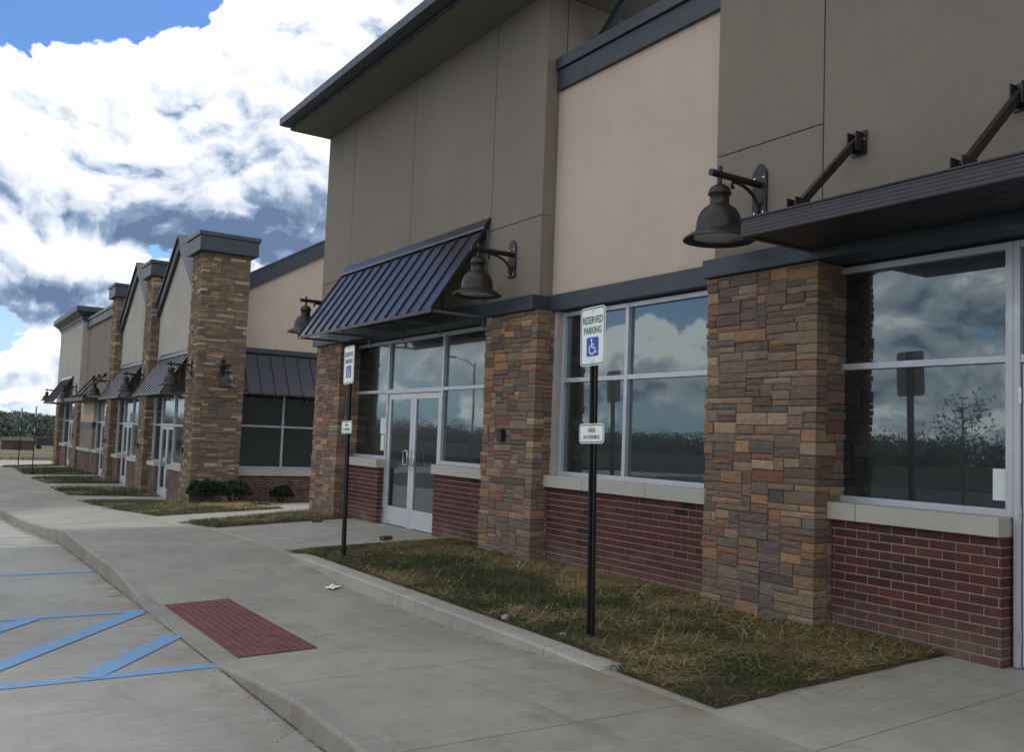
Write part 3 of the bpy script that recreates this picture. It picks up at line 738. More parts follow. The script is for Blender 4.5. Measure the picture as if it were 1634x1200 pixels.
aw2 = make_awning(3.85, .80, 1.24, 10)
G_AW = 'sloped metal awnings'
place(aw2, (6.265, 26.0, 2.50), 'bronze awning under the nearer pointed gable, beside the wide corner pier', 'awning', G_AW)
place(copy_tree(aw2), (6.265, 32.3, 2.50), 'bronze awning under the farther pointed gable', 'awning', G_AW)
place(copy_tree(aw2), (5.995, 47.2, 2.50), 'bronze awning on the pink corniced end block, farthest of all awnings', 'awning', G_AW)
place(copy_tree(aw2), (11.22, YW - .002, 2.56), 'dark awning on the end wall between the corner pier and the near building', 'awning', G_AW, rz=R(90))
bpy.context.view_layer.update()

# flat canopies hung from struts
def make_canopy(L, proj, h, strut_y, rise):
    t_ = proto('flat_canopy'); mb = MB()
    mb.box(-proj, -.002, .05, L - .05, .012, h - .015); mb.build('deck', M['dark'], t_)
    mb = MB(); n = 5; hh = h / n; pr = [(-proj - .001, h)]
    for s_ in range(n - 1, -1, -1):
        z0 = hh * s_; pr += [(-proj - .0375, z0 + hh), (-proj - .040, z0 + hh * .8), (-proj - .040, z0 + hh * .25), (-proj - .0375, z0 + .001)]
    pr += [(-proj - .001, .001)]
    mb.prism(pr, 1, 0, L); mb.build('fascia', M['fascia'], t_)
    for y0, y1 in ((0, .048), (L - .048, L)):
        mb = MB(); mb.box(-proj, -.002, y0, y1, .001, h); mb.build('end_fascia', M['fascia'], t_)
    mb = MB(); mb.box(-proj - .05, -proj + .03, -.006, L + .006, h + .0005, h + .012); mb.build('drip_edge', M['fascia'], t_)
    for y in strut_y:
        s_ = MB(); a = Vector((-proj + .14, y, h + .06)); b_ = Vector((-.05, y, rise)); s_.bar(a, b_, .045, .06)
        o = s_.build('strut', M['bronze'], t_, bev=.003)
        for dy in (-.038, .038):
            k = MB(); k.box(a.x - .07, a.x + .09, y + dy - .005, y + dy + .005, h - .01, h + .12); k.build('deck_bracket', M['bronze'], o)
        k = MB()
        for dy in (-.038, .038): k.box(-.1, -.0105, y + dy - .005, y + dy + .005, rise - .08, rise + .07)
        k.box(-.011, -.001, y - .07, y + .07, rise - .1, rise + .09); k.build('wall_bracket', M['bronze'], o)
        for dy in (-.055, .055):
            k = MB(); k.tube([(-.0111, y + dy, rise + .02), (-.018, y + dy, rise + .02)], .007, 8); k.build('bolt', M['screw'], o)
    return t_
cn = make_canopy(5.6, .86, .135, [5.22, 3.95, 2.68, 1.41], .83)
place(cn, (6.045, -.80, 3.195), 'long flat black canopy hung on struts over the nearest window', 'canopy', 'flat strut-hung canopies')
cn2 = make_canopy(5.5, .9, .15, [.9, 2.3, 3.7], 1.1)
place(cn2, (6.265, 39.0, 2.46), 'small flat canopy hung on struts in front of the far taupe bay', 'canopy', 'flat strut-hung canopies')

# ------------------------------------------------------------------ gooseneck bell lamps, origin on the wall at plate centre, facing -X
def make_lamp():
    t_ = proto('wall_lamp'); ax = -.50
    mb = MB(); pl = [(-.08, -.225), (.08, -.225), (.08, .14), (.075, .17), (.06, .20), (.045, .215), (.03, .238), (0, .25), (-.03, .238), (-.045, .215), (-.06, .20), (-.075, .17), (-.08, .14)]
    mb.prism(pl, 0, -.02, -.001); mb.build('wall_plate', M['bronze'], t_, bev=.003)
    for y, z in ((-.05, .12), (.05, .12), (-.05, -.19), (.05, -.19)): mb = MB(); mb.tube([(-.0205, y, z), (-.026, y, z)], .009, 10); mb.build('screw', M['screw'], t_)
    mb = MB(); mb.tube([(-.02, 0, .06), (ax - .11, 0, .06)], .030, 14); mb.tube([(ax, 0, .13), (ax, 0, -.05)], .018, 12)
    mb.build('arm', M['bronze'], t_, smooth=False)
    mb = MB(); pts = []
    for k in range(13): a = R(90 * k / 12); pts.append((-.022 - .30 * (1 - math.cos(a)), 0, -.19 + .215 * math.sin(a)))
    for k in range(1, 7): a = R(150 * k / 6); pts.append((-.322 - .035 * math.sin(a), 0, .025 - .05 * (1 - math.cos(a)) * .6))
    mb.tube(pts, .015, 8); mb.build('brace', M['bronze'], t_, smooth=True)
    prof = [(.018, -.03), (.05, -.036), (.078, -.055), (.092, -.085), (.094, -.10), (.100, -.106), (.100, -.114), (.083, -.120), (.081, -.17), (.083, -.20), (.10, -.215), (.13, -.235), (.158, -.27), (.178, -.315), (.188, -.36), (.192, -.41),
            (.198, -.43), (.22, -.447), (.255, -.468), (.285, -.49), (.297, -.503), (.298, -.512), (.290, -.512), (.245, -.487), (.225, -.475), (.2, -.462), (.19, -.45)]
    mb = MB(); mb.lathe(prof, ax, 0, 48); mb.build('lamp_shade', M['bronze'], t_, smooth=True)
    mb = MB(); mb.lathe([(.212, -.482), (.212, -.488), (.1, -.496), (.002, -.499)], ax, 0, 40); mb.build('lens', M['lens'], t_, smooth=True)
    return t_
lamp = make_lamp(); GL = 'bell shaped wall lamps'
place(lamp, (6.045, 5.42, 3.845), 'bronze bell lamp on the taupe wall beside the flat canopy, nearest of the lamps', 'wall lamp', GL)
for loc, rz, lab in (((6.045, 9.39, 3.82), 0, 'bronze bell lamp just right of the large standing seam awning'),
                     ((6.045, 15.25, 3.82), 0, 'bronze bell lamp at the far left end of the large standing seam awning'),
                     ((5.985, 24.95, 3.17), 0, 'bell lamp on the front of the wide corner stone pier'),
                     ((6.68, 24.385, 3.17), R(90), 'bell lamp on the side of the wide corner stone pier, facing the near building'),
                     ((5.985, 31.1, 3.15), 0, 'bell lamp on the stone pier between the two pointed gables'),
                     ((5.985, 37.4, 3.15), 0, 'bell lamp on the slim pier left of the farther gable'),
                     ((5.985, 45.9, 3.15), 0, 'bell lamp right of the farthest awning on the pink corniced block'),
                     ((5.985, 52.6, 3.15), 0, 'bell lamp left of the farthest awning, at the very end of the row')):
    place(copy_tree(lamp), loc, lab, 'wall lamp', GL, rz)
# little black boxes on the piers
mb = MB(); mb.box(-.06, -.001, -.05, .05, -.075, .075); mb.box(-.075, -.061, -.055, .055, .05, .078); bx0 = mb.build('junction_box', M['dark'], bev=.004)
place(bx0, (5.965, 9.34, 1.64), 'small black box on the middle stone pier right of the near double doors', 'junction box', 'black boxes on the piers')
for loc, lab in (((5.965, 25.1, .95), 'small black box on the front of the wide corner pier'), ((5.965, 31.0, .92), 'small black box on the pier between the two gabled bays'),
                 ((5.965, 37.3, .95), 'small black box on the slim pier left of the farther gabled bay'), ((5.965, 45.8, .98), 'small black box on the farthest pier but one')):
    place(copy_tree(bx0), loc, lab, 'junction box')

# ------------------------------------------------------------------ parking signs (face -X)
def rrect(w, h, r, n=6):
    out = []
    for cx, cy, a0 in ((w / 2 - r, h / 2 - r, 0), (-w / 2 + r, h / 2 - r, 90), (-w / 2 + r, -h / 2 + r, 180), (w / 2 - r, -h / 2 + r, 270)):
        for k in range(n + 1): a = R(a0 + 90 * k / n); out.append((cx + r * math.cos(a), cy + r * math.sin(a)))
    return out
def plate(mb, poly, yc, zc, xb, xf): mb.prism([(yc - p[0], zc + p[1]) for p in poly], 0, xf, xb)
def ring(mb, p0, p1, yc, zc, x):
    n = len(p0); v = [(x, yc - a, zc + b) for a, b in p0] + [(x, yc - a, zc + b) for a, b in p1]
    mb.add(v, [(i, (i + 1) % n, (i + 1) % n + n, i + n) for i in range(n)])
def text(parent, name, s_, w, yc, zc, h, x, m):
    cu = bpy.data.curves.new('lettering', 'FONT'); cu.body = s_; cu.align_x = 'CENTER'; cu.align_y = 'CENTER'; cu.extrude = .0006; cu.offset = .012; cu.resolution_u = 3
    to = bpy.data.objects.new('tmp', cu); COL.objects.link(to); bpy.context.view_layer.update()
    me = bpy.data.meshes.new_from_object(to.evaluated_get(bpy.context.evaluated_depsgraph_get())); bpy.data.objects.remove(to)
    n = len(me.vertices); a = np.empty(n * 3, np.float32); me.vertices.foreach_get('co', a); a = a.reshape(-1, 3)
    lo = a.min(0); hi = a.max(0); sx = w / (hi[0] - lo[0]); sy = h / (hi[1] - lo[1]); c = (lo + hi) / 2
    b = np.stack([x - a[:, 2], yc - (a[:, 0] - c[0]) * sx, zc + (a[:, 1] - c[1]) * sy], 1).astype(np.float32); me.vertices.foreach_set('co', b.ravel())
    me.materials.clear(); me.materials.append(m); o = bpy.data.objects.new(name, me); COL.objects.link(o); o.parent = parent; return o
def stroke(mb, pts, w, yc, zc, x):
    P = [Vector((p[0], p[1])) for p in pts]; L = []
    for i, p in enumerate(P):
        d = (P[min(i + 1, len(P) - 1)] - P[max(i - 1, 0)]).normalized(); n = Vector((-d.y, d.x)); L += [p + n * w / 2, p - n * w / 2]
    mb.add([(x, yc - q.x, zc + q.y) for q in L], [(2 * i, 2 * i + 1, 2 * i + 3, 2 * i + 2) for i in range(len(P) - 1)])
def make_sign(Hh):
    t_ = proto('parking_sign'); mb = MB()
    # U-channel post
    w, d, k = .030, .034, .007
    pr = [(-d, -.018), (-d, .018), (0, w - .006), (0, w + .010), (-k, w + .010), (-k - .004, w), (-d + k * .2 - .001, .010)]
    pr = [(0, -.034), (0, -.022), (-.028, -.013), (-.028, .013), (0, .022), (0, .034), (-.006, .034), (-.036, .022), (-.036, -.022), (-.006, -.034)]
    pr = [(-.036, -.034), (-.036, -.024), (-.008, -.014), (-.008, .014), (-.036, .024), (-.036, .034), (-.028, .034), (0, .022), (0, -.022), (-.028, -.034)]
    mb.prism(pr, 2, -.35, Hh); mb.build('post', M['post'], t_)
    zc = Hh - .225; x = -.041
    mb = MB(); plate(mb, rrect(.305, .457, .035), 0, zc, -.0365, -.0395); pl = mb.build('sign_plate', M['white'], t_)
    mb = MB(); ring(mb, rrect(.291, .443, .031), rrect(.272, .424, .024), 0, zc, -.0405); mb.build('border', M['green'], pl)
    text(pl, 'lettering', 'RESERVED', .245, 0, zc + .128, .058, x, M['ink']); text(pl, 'lettering', 'PARKING', .215, 0, zc + .046, .055, x, M['ink'])
    mb = MB(); plate(mb, rrect(.148, .148, .014), 0, zc - .082, -.0396, -.0408); bl = mb.build('symbol_panel', M['signblue'], pl)
    mb = MB(); zc2 = zc - .082; x2 = -.0415
    c = [(-.012 + .0105 * math.cos(a * .5236), .052 + .0105 * math.sin(a * .5236)) for a in range(12)]
    mb.add([(x2, -p[0], zc2 + p[1]) for p in c], [tuple(range(12))])
    stroke(mb, [(-.010, .038), (-.006, -.006), (.026, -.006), (.040, -.046), (.052, -.041)], .0105, 0, zc2, x2)
    stroke(mb, [(-.009, .018), (.022, .018)], .009, 0, zc2, x2 - .0002)
    stroke(mb, [(-.004 + .036 * math.cos(R(a)), -.020 + .036 * math.sin(R(a))) for a in range(118, 342, 12)], .010, 0, zc2, x2 - .0001)
    mb.build('wheelchair_symbol', M['white'], bl)
    for z in (zc + .197, zc - .197): mb = MB(); mb.tube([(-.0396, 0, z), (-.046, 0, z)], .009, 10); mb.build('bolt', M['steel'], pl)
    zv = Hh - .975
    mb = MB(); plate(mb, rrect(.305, .152, .03), 0, zv, -.0365, -.0395); pv = mb.build('sign_plate', M['white'], t_); pv['label'] = 'small lower plate reading VAN ACCESSIBLE'
    mb = MB(); ring(mb, rrect(.291, .138, .026), rrect(.275, .122, .020), 0, zv, -.0405); mb.build('border', M['green'], pv)
    text(pv, 'lettering', 'VAN', .088, 0, zv + .026, .038, x, M['ink']); text(pv, 'lettering', 'ACCESSIBLE', .20, 0, zv - .026, .028, x, M['ink'])
    for z in (zv + .062, zv - .062): mb = MB(); mb.tube([(-.0396, 0, z), (-.046, 0, z)], .008, 10); mb.build('bolt', M['steel'], pv)
    return t_
GS = 'reserved parking signs on black posts'
sg = make_sign(2.52); place(sg, (4.34, 5.435, zfront(4.34, 5.43)), 'nearest RESERVED PARKING sign, on a black post in front of the two-pane-wide window', 'parking sign', GS)
sg.rotation_euler.x = -.030
s2 = copy_tree(sg); place(s2, (4.33, 10.14, zfront(4.33, 10.14)), 'RESERVED PARKING sign on a black post in front of the near double doors', 'parking sign', GS); s2.rotation_euler.x = -.034
s3 = make_sign(2.75); place(s3, (4.0, 41.3, zfront(4.0, 41.3)), 'right one of the two thin far sign posts seen edge-on', 'parking sign', GS); s3.rotation_euler.x = -.03
s4 = copy_tree(s3); place(s4, (3.98, 47.2, zfront(3.98, 47.2)), 'left one of the two thin far sign posts seen edge-on', 'parking sign', GS); s4.rotation_euler.x = -.03

# ------------------------------------------------------------------ lawns
LAWNS = [('A', 3.72, 11.1), ('B', 14.2, 16.2), ('D', 17.8, 23.0), ('E', 23.5, 26.6), ('F', 28.7, 32.6), ('G', 35.0, 38.9), ('H', 41.0, 46.6), ('I', 51.4, 53.8)]
def lawn_x(y): return (4.035 if 4.75 < y < 10.5 else (XE(y) + .03 if y < 4.76 or y > 10.78 else 4.035 - (y - 10.5) / .28 * .155))
def lx1(y, y0, y1, nm):
    if nm == 'D': return 6.3 + 1.5 * min(1, max(0, (y - 21) / 2.0)) if y < 24 else 6.3
    return 6.25
for nm, a, b_ in LAWNS:
    def hz(x, y, nm=nm, a=a, b_=b_):
        e = min(1, (x - lawn_x(y)) / .25, (y - a) / .2, (b_ - y) / .2)
        return zfront(x, y) - .03 + .042 * min(1, max(0, e) * 4) + .03 * max(0, e) * (.6 + .8 * noise.noise(Vector((x * 1.6, y * 1.6, 3)))) + .008 * noise.noise(Vector((x * 7, y * 7, 1)))
    sheet('lawn', M['soil'], ys(a, b_, .12 if a < 12 else .3), lambda y, nm=nm, a=a, b_=b_: (lawn_x(y), lx1(y, a, b_, nm)), hz, 20 if a < 12 else 8)
mb = MB(); poly = [(6.0, 23.25), (7.1, 21.5), (9.3, 24.2), (9.3, 25.0), (7.3, 25.0), (7.3, 24.38), (6.0, 24.38)]
mb.prism(poly, 2, -.45, -.2); 
v = []; 
for j in range(9):
    for i in range(13):
        x = 5.95 + 1.9 * i / 12; y = 22.0 + 2.4 * j / 8; v.append((x, y, zfront(x, y) + .05 + .04 * noise.noise(Vector((x * 3, y * 3, 0)))))
mb = MB(); mb.add(v, [(j * 13 + i, j * 13 + i + 1, (j + 1) * 13 + i + 1, (j + 1) * 13 + i) for j in range(8) for i in range(12)])
tag(mb.build('mulch_bed', M['mulch']), kind='structure')

def tuft_mesh(name, blades, parent=None, kind='stuff', m='blade'):
    """blades: array rows x,y,z, dirx,diry, length, width, rise(0 flat..1 upright), r,g,b"""
    A = np.asarray(blades, np.float32); n = len(A); x, y, z, dx, dy, L, W, up = A[:, :8].T
    sx, sy = -dy * W / 2, dx * W / 2; hz_ = np.sqrt(np.clip(1 - up ** 2, 0, 1))
    V = np.zeros((n, 5, 3), np.float32)
    V[:, 0] = np.stack([x - sx, y - sy, z], 1); V[:, 1] = np.stack([x + sx, y + sy, z], 1)
    mx, my, mz = x + dx * L * .5 * hz_ * .7, y + dy * L * .5 * hz_ * .7, z + L * .55 * up
    V[:, 2] = np.stack([mx + sx * .8, my + sy * .8, mz], 1); V[:, 3] = np.stack([mx - sx * .8, my - sy * .8, mz], 1)
    V[:, 4] = np.stack([x + dx * L * hz_, y + dy * L * hz_, z + L * up * .95], 1)
    me = bpy.data.meshes.new(name); me.vertices.add(n * 5); me.vertices.foreach_set('co', V.ravel())
    li = (np.array([0, 1, 2, 3, 3, 2, 4], np.int32)[None, :] + (np.arange(n, dtype=np.int32) * 5)[:, None]).ravel()
    me.loops.add(n * 7); me.loops.foreach_set('vertex_index', li)
    st = (np.array([0, 4], np.int32)[None, :] + (np.arange(n, dtype=np.int32) * 7)[:, None]).ravel()
    me.polygons.add(n * 2); me.polygons.foreach_set('loop_start', st); me.update(calc_edges=True)
    ca = me.color_attributes.new('Col', 'FLOAT_COLOR', 'POINT'); c = np.ones((n, 5, 4), np.float32); c[:, :, :3] = A[:, None, 8:11]; ca.data.foreach_set('color', c.ravel())
    me.materials.append(M[m]); o = bpy.data.objects.new(name, me); COL.objects.link(o); o['kind'] = kind; return o
def pn(x, y, s_, o_=0): return noise.noise(Vector((x * s_ + o_, y * s_, o_))) * .5 + .5
def grow(n_green, n_straw, a, b_, nm, big=1.0):
    bl = []
    for _ in range(n_green):
        y = random.uniform(a + .02, b_ - .02); x = random.uniform(lawn_x(y) + .01, lx1(y, a, b_, nm) - .03)
        g = pn(x, y, .9, 7) * .6 + pn(x, y, 2.6, 2) * .4 + .12 * math.exp(-((x - 4.9) / .9) ** 2)
        if random.random() > min(1, max(.04, (g - .40) * 5.5)): continue
        th = random.uniform(0, 6.283); k = random.random()
        c = (.030, .050, .015) if k < .5 else ((.050, .074, .022) if k < .85 else (.105, .105, .042)); q = random.uniform(.65, 1.3)
        up = random.uniform(.35, .95); e_ = min(1, (x - lawn_x(y)) / .3 + .3, (y - a) / .3 + .3, (b_ - y) / .3 + .3); L = random.uniform(.025, .062) * big * (.6 + .8 * g) * e_
        bl.append((x, y, zfront(x, y) + .016, math.cos(th), math.sin(th), L, random.uniform(.0028, .005) * big, up, c[0] * q, c[1] * q, c[2] * q))
    for _ in range(n_straw):
        y = random.uniform(a + .03, b_ - .03); x = random.uniform(lawn_x(y) + .03, lx1(y, a, b_, nm) - .02)
        g = pn(x, y, .9, 7) * .6 + pn(x, y, 2.6, 2) * .4; s_ = 1 - g + .22 * min(1, max(0, (x - 5.1) / .5)) + (.10 if y < 5 else 0)
        if random.random() > min(1, max(.05, (s_ - .47) * 4.5)): continue
        th = random.gauss(.6, 1.1); k = random.random()
        c = (.46, .335, .14) if k < .5 else ((.29, .20, .085) if k < .8 else (.62, .52, .31)); q = random.uniform(.5, 1.2)
        L = random.uniform(.08, .27) * big; up = random.uniform(-.05, .10) if random.random() < .93 else random.uniform(.15, .5)
        bl.append((x, y, zfront(x, y) + random.uniform(.022, .055), math.cos(th), math.sin(th), L, random.uniform(.0018, .0031) * big, up, c[0] * q, c[1] * q, c[2] * q))
    return bl
bl = grow(185000, 37000, 3.74, 11.05, 'A')
for _ in range(900):      # straw blown over the edges on to the concrete
    k = random.random(); y = random.uniform(3.75, 10.6); x = lawn_x(y) - abs(random.gauss(0, .06)) if k < .6 else random.uniform(4.1, 6.1)
    if k >= .6: y = (3.72 - abs(random.gauss(0, .09))) if random.random() < .6 else 10.72 + abs(random.gauss(0, .09))
    th = random.uniform(0, 6.28); q = random.uniform(.5, 1.1)
    z = (.13 if 4.9 < y < 10.6 and x > 3.86 and k < .6 else (zwalk(x, y) if x < XE(y) else zfront(x, y))) + .004
    bl.append((x, y, z, math.cos(th), math.sin(th), random.uniform(.03, .12), .0028, random.uniform(0, .06), .40 * q, .29 * q, .12 * q))
tuft_mesh('grass', bl)
mb = MB()
for _ in range(520):      # grit washed into the gutter and against the lawn kerb
    k = random.random()
    if k < .6: y = random.choice((random.uniform(3.2, 6.4), random.uniform(9.2, 12), random.uniform(4, 30))); x = XC(y) - abs(random.gauss(0, .07)) - .008; z = LOT(y)
    elif k < .85: y = random.uniform(5.2, 10.3); x = 3.845 - abs(random.gauss(0, .07)); z = zwalk(x, y)
    else: y = random.uniform(4, 16); x = random.uniform(-1, 3.8); z = LOT(y) if x < 1.85 else zwalk(x, y); 
    if k >= .85 and 1.8 < x < 2.05: continue
    r_ = random.uniform(.002, .0065) * (1 if k < .85 else .7); c = random.uniform(0, 6.28); ca, sa = math.cos(c), math.sin(c); e = random.uniform(.6, 1.3)
    P = [(1, 0, 0), (.1, .8, 0), (-.9, .2, 0), (-.2, -.9, 0), (.3, .2, .8), (-.3, -.1, .6)]
    mb.add([(x + r_ * (p[0] * ca - p[1] * e * sa), y + r_ * (p[0] * sa + p[1] * e * ca), z + r_ * p[2] + .001) for p in P], [(0, 1, 4), (1, 2, 5, 4), (2, 3, 5), (3, 0, 4, 5)])
tag(mb.build('grit', M['grit']), kind='stuff')
for nm, a, b_ in LAWNS[1:]:
    d = 1.0 if a < 25 else .45
    tuft_mesh('grass', grow(int(5200 * (b_ - a) * d), int(1500 * (b_ - a) * d), a, b_, nm, 1.35 if a < 25 else 2.3))

# ------------------------------------------------------------------ shrubs, trees
def leaf_cloud(pts, size, cols, up=.0):
    """one small quad per point, random facing"""
    P = np.asarray(pts, np.float32); n = len(P); d = RNG.normal(size=(n, 3)); d /= np.linalg.norm(d, axis=1)[:, None]
    e = RNG.normal(size=(n, 3)); e -= d * (e * d).sum(1)[:, None]; e /= np.linalg.norm(e, axis=1)[:, None]
    s_ = (size * RNG.uniform(.6, 1.35, n))[:, None]; d *= s_; e *= s_ * .55
    V = np.stack([P - d, P + e, P + d, P - e], 1).astype(np.float32)
    ci = RNG.integers(0, len(cols), n); C_ = np.asarray(cols, np.float32)[ci] * RNG.uniform(.7, 1.3, n)[:, None]
    return V, C_
def leaf_obj(name, V, C_, parent=None, m='blade'):
    n = len(V); me = bpy.data.meshes.new(name); me.vertices.add(n * 4); me.vertices.foreach_set('co', V.astype(np.float32).ravel())
    me.loops.add(n * 4); me.loops.foreach_set('vertex_index', np.arange(n * 4, dtype=np.int32)); me.polygons.add(n)
    me.polygons.foreach_set('loop_start', np.arange(n, dtype=np.int32) * 4); me.update(calc_edges=True)
    ca = me.color_attributes.new('Col', 'FLOAT_COLOR', 'POINT'); c = np.ones((n, 4, 4), np.float32); c[:, :, :3] = C_[:, None, :]; ca.data.foreach_set('color', c.ravel())
    me.materials.append(M[m]); o = bpy.data.objects.new(name, me); COL.objects.link(o)
    if parent: o.parent = parent
    return o
DG = [(.016, .026, .012), (.022, .034, .014), (.03, .042, .018), (.012, .018, .010)]
def shrub(loc, r_, h, label):
    t_ = proto('shrub'); u = RNG.normal(size=(6500, 3)); u /= np.linalg.norm(u, axis=1)[:, None]; u[:, 2] = np.abs(u[:, 2]) * 1.1 - .1
    rad = RNG.uniform(.5, 1.0, 6500) ** .5 * np.array([.86 + .26 * noise.noise(Vector(tuple(q * 2.4)) + Vector((loc[0] * 3, loc[1], 0))) for q in u])
    P = u * rad[:, None] * np.array([r_, r_, h * .62]) + np.array([0, 0, h * .42]); P[:, 2] = np.maximum(P[:, 2], .03)
    V, C_ = leaf_cloud(P, .026, DG); leaf_obj('foliage', V, C_, t_)
    mb = MB()
    for k in range(7):
        a = k * .9; mb.tube([(0, 0, -.05), (.4 * r_ * math.cos(a), .4 * r_ * math.sin(a), h * .35), (.75 * r_ * math.cos(a + .3), .75 * r_ * math.sin(a + .3), h * .7)], [.018, .012, .004], 6)
    mb.build('stem', M['bark'], t_); place(t_, loc, label, 'shrub', 'dark shrubs by the corner pier')
shrub((6.30, 24.0, zfront(6.2, 23.9)), .52, .68, 'dark green shrub in front of the wide corner pier, leftmost of three')
shrub((6.92, 23.55, zfront(6.9, 23.3)), .54, .62, 'dark green shrub in the mulch bed, middle of three')
shrub((8.55, 24.62, zfront(8.5, 24.6)), .38, .50, 'lone dark shrub against the end wall bricks, rightmost of three')

def woodland(name, spots, leaf, npc, cols):
    Vs = []; Cs = []
    for (x, y, z, w, h) in spots:
        nb = 7; base = np.array([x, y, z]); P = []
        for k in range(nb):
            c = np.array([RNG.normal() * .27 * w, RNG.normal() * .27 * w, h * RNG.uniform(.35, .82)]); rr = w * RNG.uniform(.2, .34)
            u = RNG.normal(size=(npc // nb, 3)); u /= np.linalg.norm(u, axis=1)[:, None]; P.append(base + c + u * rr * RNG.uniform(.75, 1.05, (len(u), 1)))
        u = RNG.normal(size=(npc // 6, 3)) * np.array([.3 * w, .3 * w, .22 * h]); P.append(base + u + np.array([0, 0, h * .3]))
        q = np.concatenate(P); sh = RNG.uniform(.75, 1.3)
        V, C_ = leaf_cloud(q, leaf, np.asarray(cols) * sh); Vs.append(V); Cs.append(C_)
    o = leaf_obj(name, np.concatenate(Vs), np.concatenate(Cs)); o['kind'] = 'stuff'; return o
HAZE_GREENS = [(.050, .074, .052), (.064, .088, .060), (.058, .080, .064), (.076, .098, .070)]  # leaf greens made lighter and bluer: distance haze put into the colour
sp = []
for _ in range(560):
    y = 330 + 440 * random.random() ** .75; x = y * random.uniform(-.12, .24); w = random.uniform(7, 12); sp.append((x, y, zterr(x, y) - .5, w, random.uniform(4.5, 7.5)))
woodland('woodland', sp, .62, 260, HAZE_GREENS)
# trees across the lot and road, seen in the glass
sp = []
for _ in range(300):
    x = random.uniform(-165, -120); y = random.uniform(-60, 300); w = random.uniform(6, 10); sp.append((x, y, zterr(x, y) - .5, w, random.uniform(3, 5.6)))
for _ in range(130):
    y = random.uniform(300, 430); x = random.uniform(-170, -40); w = random.uniform(7, 12); sp.append((x, y, zterr(x, y) - .5, w, random.uniform(6, 10)))
woodland('woodland', sp, .26, 460, [(.014, .019, .012), (.02, .026, .015), (.026, .03, .018)])
# weeds beyond the drive
bl = []
for _ in range(5200):
    y = random.uniform(71, 80); x = random.uniform(-20, 22); th = random.uniform(0, 6.28); q = random.uniform(.6, 1.3)
    if pn(x, y, .35, 5) < .42: continue
    bl.append((x, y, zterr(x, y), math.cos(th), math.sin(th), random.uniform(.25, .75), random.uniform(.02, .05), random.uniform(.6, .98), .06 * q, .066 * q, .032 * q))
tuft_mesh('weeds', bl)
def tree(loc, h, w, label):
    t_ = proto('young_tree'); mb = MB(); tips = []
    mb.tube([(0, 0, -.1), (.03, .02, h * .35), (.0, .05, h * .7), (.05, .02, h)], [.06, .045, .03, .008], 8)
    for k in range(16):
        a = k * 2.4; z = h * (.38 + .55 * k / 16); L = w * (1.1 - .6 * k / 16); e = (L * math.cos(a), L * math.sin(a), z + L * .6)
        mb.tube([(0, .03, z), (e[0] * .5, e[1] * .5, z + L * .22), e], [.02, .012, .004], 6); tips.append(e); tips.append((e[0] * .6, e[1] * .6, z + L * .32))
    mb.build('trunk', M['bark'], t_); P = np.concatenate([np.array(e) + RNG.normal(size=(17, 3)) * .2 for e in tips]); V, C_ = leaf_cloud(P, .05, [(.05, .07, .03), (.07, .085, .04)]); leaf_obj('crown', V, C_, t_)
    place(t_, loc, label, 'tree')
tree((-12.6, 14.9, LOT(14.9)), 3.5, .95, 'thin young tree in the parking lot, mirrored in the nearest window')
# street lamp across the lot, mirrored in the glass
t_ = proto('street_lamp'); mb = MB(); mb.tube([(0, 0, -.1), (0, 0, 8.6)], [.11, .07], 12); mb.build('pole', M['dark'], t_)
mb = MB(); mb.tube([(0, 0, 8.2), (.7, 0, 8.75), (1.9, 0, 8.9)], [.045, .04, .035], 8); mb.build('arm', M['dark'], t_)
mb = MB(); mb.prism([(1.75, 8.84), (2.5, 8.84), (2.5, 8.92), (2.2, 9.0), (1.75, 8.97)], 1, -.16, .16); mb.build('lamp_head', M['dark'], t_)
place(t_, (-24, 62, -1.1), 'tall street lamp across the lot, mirrored in the shop windows', 'street lamp')

# ------------------------------------------------------------------ far vehicles and shed
def make_car(m):
    t_ = proto('parked_car'); mb = MB()
    body = [(-2.15, .28), (-2.2, .62), (-2.05, .86), (-1.2, .93), (-.6, 1.42), (.85, 1.45), (1.55, .98), (2.15, .88), (2.22, .5), (2.15, .28)]
    mb.prism(body, 1, -.86, .86); mb.build('body', m, t_, bev=.05)
    g = MB()
    for y in (-.875, .863): g.prism([(-1.05, .96), (-.55, 1.36), (.8, 1.38), (1.35, .98)], 1, y, y + .012)
    g.build('window', M['dark'], t_)
    for x in (-1.35, 1.35):
        for y in (-.8, .8):
            w = MB(); w.tube([(x, y - .1, .33), (x, y + .1, .33)], .33, 16); w.build('wheel', M['tyre'], t_)
    return t_
car = make_car(M['white']); place(car, (38.6, 268, zterr(38.6, 268) + .03), 'white parked car far off, left of the end pier', 'car', rz=R(20))
t_ = proto('parked_truck'); mb = MB(); mb.box(-3.0, 1.2, -1.1, 1.1, .9, 3.1); mb.build('cargo_box', M['dark'], t_, bev=.03)
mb = MB(); mb.prism([(1.3, .6), (3.2, .6), (3.2, 1.6), (2.7, 2.5), (1.3, 2.5)], 1, -1.05, 1.05); cb = mb.build('cab', M['redcab'], t_, bev=.05)
mb = MB(); mb.prism([(3.215, 1.62), (2.74, 2.42), (2.72, 2.42), (3.19, 1.60)], 1, -.9, .9); mb.build('windscreen', M['dark'], cb)
for x in (-2.2, 2.2):
    for y in (-.95, .95): w = MB(); w.tube([(x, y - .14, .45), (x, y + .14, .45)], .45, 16); w.build('wheel', M['tyre'], t_)
place(t_, (29.3, 270, zterr(29.3, 270) + .03), 'dark box truck with an orange cab parked far off below the wooded hill', 'truck', rz=R(8))
t_ = proto('shed'); mb = MB(); mb.box(-3.6, 3.6, -2, 2, -.4, 2.3); mb.build('wall', M['brown'], t_)
